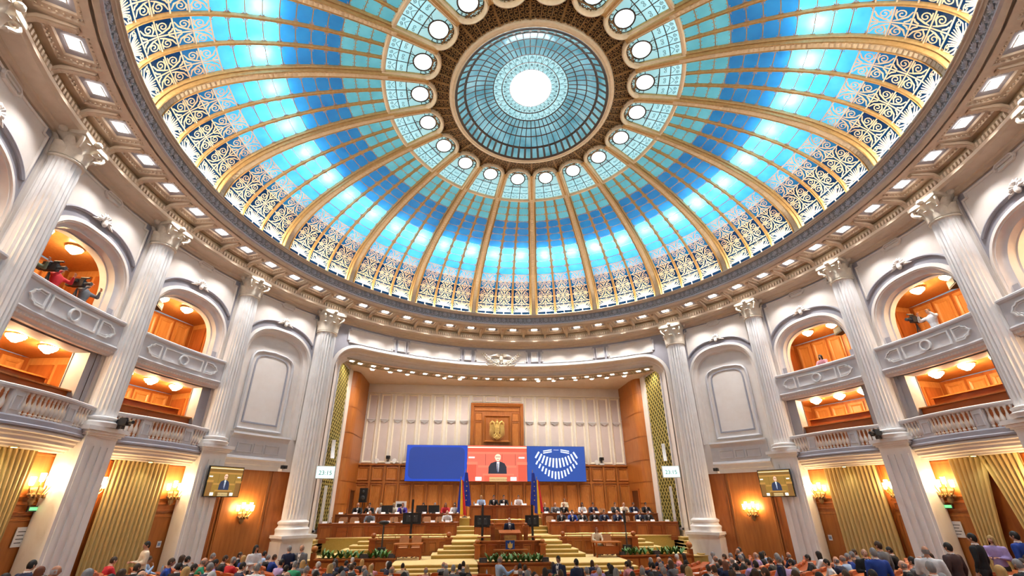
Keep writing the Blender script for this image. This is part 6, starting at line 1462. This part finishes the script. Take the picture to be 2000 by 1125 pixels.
person('downf', 'woman in pale yellow standing behind the right rear desk', (4.0, 15.3, 2.04), FACE, top='cream', hair='auburn', style='long', skin=1, bottom='cream', sc=.95)
person('down', 'balding speaker in a dark suit standing behind the lectern', (.1, 10.12, P0 + .14), FACE, top='navy', hair='white', style='bald', shirt=True, tie='navy', collar=True, sc=.98)
person('deskf', 'red-haired woman in beige sitting at the right side table', (4.19, 9.68, P0 + .04), FACE, top='cream', hair='auburn', style='long', bottom='cream', skin=1)
for s, r, u, lb in ((-1, 1, .13, 'empty tan chair at the left front desk, first from the left'), (-1, 1, .21, 'empty tan chair at the left front desk, second from the left'), (-1, 1, .505, 'empty tan chair at the left front desk, third from the left'), (-1, 1, .6, 'empty tan chair at the left front desk, behind the monitor'), (-1, 1, .76, 'empty tan chair at the left front desk, second from the right end'), (-1, 1, .86, 'empty tan chair at the left front desk, nearest the right end'), (-1, 2, .34, 'empty tan chair at the left rear desk, between two women'), (-1, 2, .58, 'empty tan chair at the left rear desk, behind the pole'), (1, 1, .035, 'empty tan chair at the inner end of the right front desk'), (1, 1, .66, 'empty tan chair in the middle of the right front desk'), (1, 2, .22, 'empty tan chair at the right rear desk, before the standing woman'), (1, 2, .57, 'empty tan chair in the middle of the right rear desk')):
    x, y = onrow(s, r, u, .8); chair(lb, x, y, {1: 1.66, 2: 2.04}[r], 0)
# name cards, papers and microphones along the desks
CARD = MB(); CARD.add([(-.11, -.05, 0), (.11, -.05, 0), (.11, 0, .09), (-.11, 0, .09), (.11, .05, 0), (-.11, .05, 0)], [(0, 1, 2, 3), (3, 2, 4, 5), (0, 3, 5), (1, 4, 2)]); CARD = CARD.mesh('name_card', paper)
MICM = MB(); MICM.box(-.06, .06, -.04, .04, 0, .03); MICM.tube([(0, 0, .03), (0, .05, .16), (0, .12, .24)], .008, 5); MICM.ball((0, .13, .25), .018, 6, 4); MICM = MICM.mesh('desk_microphone', black)
BOT = MB().lathe([(0, 0), (.03, 0), (.032, .02), (.032, .13), (.012, .17), (.012, .2), (0, .2)], 8).mesh('water_bottle', mat('bottle_blue_plastic', (.30, .42, .55), (.25, .36, .5), 8, .15))
SHEET = MB().box(-.13, .13, -.09, .09, 0, .008).mesh('paper_sheet', paper)
for (s, r), (at, L, zt) in ROWS.items():
    sd = 'left' if s < 0 else 'right'; rw = 'front' if r == 1 else 'rear'
    for i in range(9):
        x, y = at(L * (i + .5) / 9)
        tag(link(CARD, 'name_card', None, (x - .12, y + .12, zt)), 'white name card on the %s %s desk, %s from the left' % (sd, rw, ORD[i + 1]), 'name card', 'name cards on the stage desks')
        tag(link(MICM, 'desk_microphone', None, (x + .14, y + .14, zt)), 'black gooseneck microphone on the %s %s desk, %s from the left' % (sd, rw, ORD[i + 1]), 'microphone', 'microphones on the stage desks')
        if (i + r) % 2: tag(link(SHEET, 'paper_sheet', None, (x + .3, y + .25, zt), .1 * i), 'white papers on the %s %s desk, beside the %s card' % (sd, rw, ORD[i + 1]), 'papers', 'papers on the stage desks')
for i, x in enumerate((-1.35, -.6, .1, .75, 1.35)): tag(link(SHEET if i % 2 else CARD, 'paper_sheet' if i % 2 else 'name_card', None, (x, 13.75, 3.07)), 'white %s on the presiding desk, %s from the left' % ('papers' if i % 2 else 'card', ORD[i + 1]), 'papers' if i % 2 else 'name card', 'papers on the presiding desk')
for i, x in enumerate((-1.5, .62)): tag(link(BOT, 'water_bottle', None, (x, 13.85, 3.07)), 'clear water bottle on the presiding desk, %s' % ('left end' if i == 0 else 'near the middle'), 'bottle')
for x, z, lb in ((-6.2, 0, 'left rear desk, nearer the wall'), (-4.35, 0, 'left rear desk, near the middle'), (-3.7, 0, 'left rear desk, towards the centre')):
    t = thing('computer_monitor', 'black computer monitor on the ' + lb, 'monitor', (x, 13.45, 2.66)); MB().box(-.3, .3, .0, .04, .06, .42).build('panel', black, t); MB().box(-.1, .1, -.05, .08, 0, .06).build('foot', dgrey, t)
t = thing('white_cabinet', 'white equipment cabinet behind the left rear desk', 'cabinet', (-5.62, 14.6, 2.04)); MB().box(-.28, .28, -.2, .2, 0, 1.25).build('cabinet_body', white, t); MB().box(-.2, .2, -.21, -.2, .95, 1.12).build('display', black, t)
# ---- people in the boxes
def cam_on_tripod(lb, R, a, z, rz, h=1.25):
    t = thing('video_camera', lb, 'video camera', pol(R, a, z), rz)
    for k in range(3): b = 2 * pi * k / 3 + .5; MB().tube([(0, 0, h - .15), (.22 * cos(b), .22 * sin(b), 0)], [.02, .014], 5).build('tripod_leg', black, t)
    mb = MB(); mb.box(-.07, .07, -.22, .16, h - .1, h + .1); mb.build('camera_body', black, t)
    mb = MB(); mb.lathe([(0, .36), (.055, .36), (.06, .3), (.045, .2), (.045, .14)], 10, (0, 0, h), 'y'); mb.build('lens', dgrey, t, True)
    mb = MB(); mb.box(-.02, .02, -.1, .14, h + .14, h + .17); mb.box(-.02, .02, -.1, -.07, h + .1, h + .15); mb.box(-.02, .02, .1, .14, h + .1, h + .15); mb.build('carry_handle', black, t)
    MB().box(.07, .13, -.16, .0, h + .02, h + .12).build('viewfinder', black, t); MB().box(-.06, .06, -.34, -.22, h - .08, h + .08).build('battery', dgrey, t)
    MB().lathe([(0, .24), (.025, .24), (.03, .0), (0, 0)], 7, (0, .0, h + .2), 'y').build('microphone', dgrey, t)
for a, tp, hr, lb in ((-95.0, 'camouflage', 'dark', 'cameraman in a patterned shirt in the second left upper box, leftmost'), (-91.2, 'red', 'dark', 'cameraman in a red shirt in the second left upper box'), (-87.2, 'grey', 'grey', 'cameraman in a grey shirt in the second left upper box, rightmost')):
    person('shoot', lb, pol(14.2, a, 8.05), pi - radians(a), top=tp, hair=hr, sc=.98)
    cam_on_tripod('black video camera on a tripod before the ' + lb.split(' in the')[0], 14.05, a - 1.7, 7.78, pi - radians(a), 1.5)
person('shoot', 'cameraman in a white shirt in the second right upper box', pol(14.2, 90.2, 8.05), pi - radians(90.2), top='white', hair='dark', sc=.98); cam_on_tripod('black video camera on a tripod in the second right upper box', 14.05, 88.4, 7.78, pi - radians(89), 1.5)
person('deskf', 'dark-haired woman leaning on the parapet of the first right upper box', pol(14.25, 72.3, 8.1), pi - radians(72), top='pink', hair='dark', style='long')
# ================================================================== HALL SEATS AND THEIR SITTERS
def rr(w, h, r): return rrect(-w / 2, w / 2, 0, h, r, 3)
SEATP = []
mb = MB(); mb.prism(rrect(-.27, .27, .36, .82, .08, 3), -.22, -.13); mb.map(lambda x, y, z: (x, y - (z - .36) * .15, z)); SEATP.append(('backrest', mb.mesh('backrest', leather)))
mb = MB(); mb.prism(rrect(-.25, .25, -.18, .22, .06, 3), .28, .38, 'z'); SEATP.append(('cushion', mb.mesh('cushion', leather)))
for s in (-1, 1): SEATP.append(('armrest', MB().box(s * .27 - .025, s * .27 + .025, -.2, .2, .3, .54).mesh('armrest', leather)))
SEATP.append(('seat_base', MB().box(-.2, .2, -.15, .15, 0, .28).mesh('seat_base', woodh)))
yaw = radians(5.75)
def vis(x, y, z): F = (x + 2.28) * sin(yaw) + (y + 12.534) * cos(yaw); return z > 3.1 - .1316 * F - .02 and F > 2.5 and abs((x + 2.28) * cos(yaw) - (y + 12.534) * sin(yaw)) < (1.2 * .87 + .05) * F * 1.0
BL = [('far left', -62, -27.5), ('left', -25.5, -6.5), ('middle', -4.0, 3.2), ('right', 6.0, 25.5), ('far right', 27.5, 62)]
standing = list(PEOPLE); rnd = random.Random(11); nseat = nper = 0
tops_w = ['navy'] * 6 + ['black'] * 5 + ['charcoal'] * 5 + ['grey'] * 3 + ['white'] * 3 + ['blue'] * 2 + ['pale blue', 'red', 'green', 'beige', 'brown', 'lilac', 'pink']
for row in range(14):
    r = 7.6 + .95 * row
    for bn, p0, p1 in BL:
        n = max(1, int(radians(p1 - p0) * r / .7)); cells = []
        for i in range(n):
            ph = radians(p0 + (p1 - p0) * (i + .5) / n); x, y = r * sin(ph), 13 - r * cos(ph)
            if hypot(x, y) > 12.3 or y < -7 or y > 7.6: continue
            if y > 6.4 and abs(x) < 5.3: continue
            if any(hypot(x - a, y - b) < .55 for a, b in standing): continue
            cells.append((i, ph, x, y))
        vs1 = [c for c in cells if vis(c[2], c[3], zf(c[2], c[3]) + .84)]
        if len(vs1) >= 2:
            a0, a1 = vs1[0][1] - .3 / r, vs1[-1][1] + .3 / r; rd = r - .52; t = thing('bench_desk', 'curved wooden desk before the %s row of the %s block' % (ORD[row + 1], bn), 'desk', (0, 0, 0), 0, 'curved desks of the hall')
            m = max(2, int((a1 - a0) * r / .5)); pts = [(a0 + (a1 - a0) * i / m) for i in range(m + 1)]
            mb = MB(); pr = [(rd - .16, .64), (rd - .16, .68), (rd + .14, .68), (rd + .14, .64)]
            mb.grid(lambda u, v: (lambda a, k: (pr[k][0] * sin(a), 13 - pr[k][0] * cos(a), pr[k][1] + zf(rd * sin(a), 13 - rd * cos(a))))(a0 + (a1 - a0) * u, int(round(v * 4)) % 4), m, 4, False, True); mb.build('desk_top', leather, t)
            mb = MB(); mb.add([((rd - .1) * sin(a), 13 - (rd - .1) * cos(a), zf((rd - .1) * sin(a), 13 - (rd - .1) * cos(a)) + z) for a in pts for z in (0, .64)], [(2 * i, 2 * i + 2, 2 * i + 3, 2 * i + 1) for i in range(m)]); mb.build('desk_front', woodh, t)
        for c in cells:
            i, ph, x, y = c; z = zf(x, y)
            if not vis(x, y, z + .84) and not vis(x, y, z + 1.12): continue
            lbp = '%s row, %s block, %s seat' % (ORD[row + 1], bn, ORD[i + 1])
            if vis(x, y, z + .82):
                t = thing('hall_seat', 'orange leather seat, ' + lbp, 'seat', (x, y, z), ph, 'orange leather hall seats')
                for nm, me in SEATP: link(me, nm, t)
                nseat += 1
            if rnd.random() < .55:
                fem = rnd.random() < .28; hr = rnd.choice(['dark'] * 4 + ['brown'] * 3 + ['grey'] * 3 + (['blond', 'auburn', 'blond'] if fem else ['white'])); sty = 'long' if fem else rnd.choice(['short'] * 3 + ['bald']); tp = rnd.choice(tops_w)
                if sty == 'bald' and hr in ('dark', 'brown'): hr = 'grey'
                person('deskf' if fem else rnd.choice(['desk', 'chin']), 'person in %s with %s, %s' % (tp, HN_[sty] % hr, lbp), (x, y, z + .02), ph + rnd.uniform(-.5, .5), top=tp, hair=hr, style=sty, skin=rnd.randrange(3), collar=tp in ('navy', 'black', 'charcoal', 'grey'), sc=rnd.uniform(.95, 1.03), group='deputies seated in the hall'); nper += 1
            if rnd.random() < .35 and vis(x, y, z + .72):
                q = r - .5; tag(link(BOT if rnd.random() < .5 else SHEET, 'desk_item', None, (q * sin(ph), 13 - q * cos(ph), zf(q * sin(ph), 13 - q * cos(ph)) + .682), rnd.uniform(-.4, .4)), '', '')
                o = [ob for ob in (COL.objects[-1],)][0]; bt = o.data == BOT; o.name = 'water_bottle' if bt else 'paper_sheet'; tag(o, ('water bottle on the desk, ' if bt else 'white papers on the desk, ') + lbp.replace(', ', ' of the ', 1).replace(' seat', ''), 'bottle' if bt else 'papers', 'bottles and papers on the hall desks')
print('SEATS', nseat, 'PEOPLE', nper)
# seats of the lower boxes
BSEAT = []
mb = MB(); mb.prism(rrect(-.2, .2, .3, .72, .05, 2), .1, .16); BSEAT.append(('backrest', mb.mesh('backrest', leather))); BSEAT.append(('cushion', MB().box(-.2, .2, -.2, .12, .26, .34).mesh('cushion', leather))); BSEAT.append(('seat_base', MB().box(-.16, .16, -.14, .1, 0, .26).mesh('seat_base', woodh)))
for s, sd in ((-1, 'left'), (1, 'right')):
    for k, nm in ((72, 'first'), (90, 'second')):
        for rw, (R, z, w_) in enumerate(((14.6, 5.6, 'front'), (15.7, 6.06, 'rear'))):
            t = thing('box_bench_desk', 'wooden bench front before the %s seats of the %s %s lower box' % (w_, nm, sd), 'desk', (0, 0, 0), -radians(s * k)); MB().box(-1.6, 1.6, -.02 - (R - .42 - RW), .02 - (R - .42 - RW), z, z + .62, 5).bend(RW).build('bench_front', woodh, t); MB().box(-1.62, 1.62, -.08 - (R - .42 - RW), .12 - (R - .42 - RW), z + .62, z + .66, 5).bend(RW).build('bench_cap', wood, t)
            MB().box(-1.75, 1.75, -(R + .45 - RW), -(R - .44 - RW), 4.99, z, 5).bend(RW).build('seat_tier', woodd, t)
            for i in range(5):
                a = s * k + math.degrees((-1.25 + .625 * i) / R); t = thing('box_armchair', 'orange seat in the %s %s lower box, %s row, %s from the left' % (nm, sd, w_, ORD[i + 1]), 'seat', pol(R, a, z), -radians(a), 'orange seats of the lower boxes')
                for n2, me in BSEAT: link(me, n2, t)
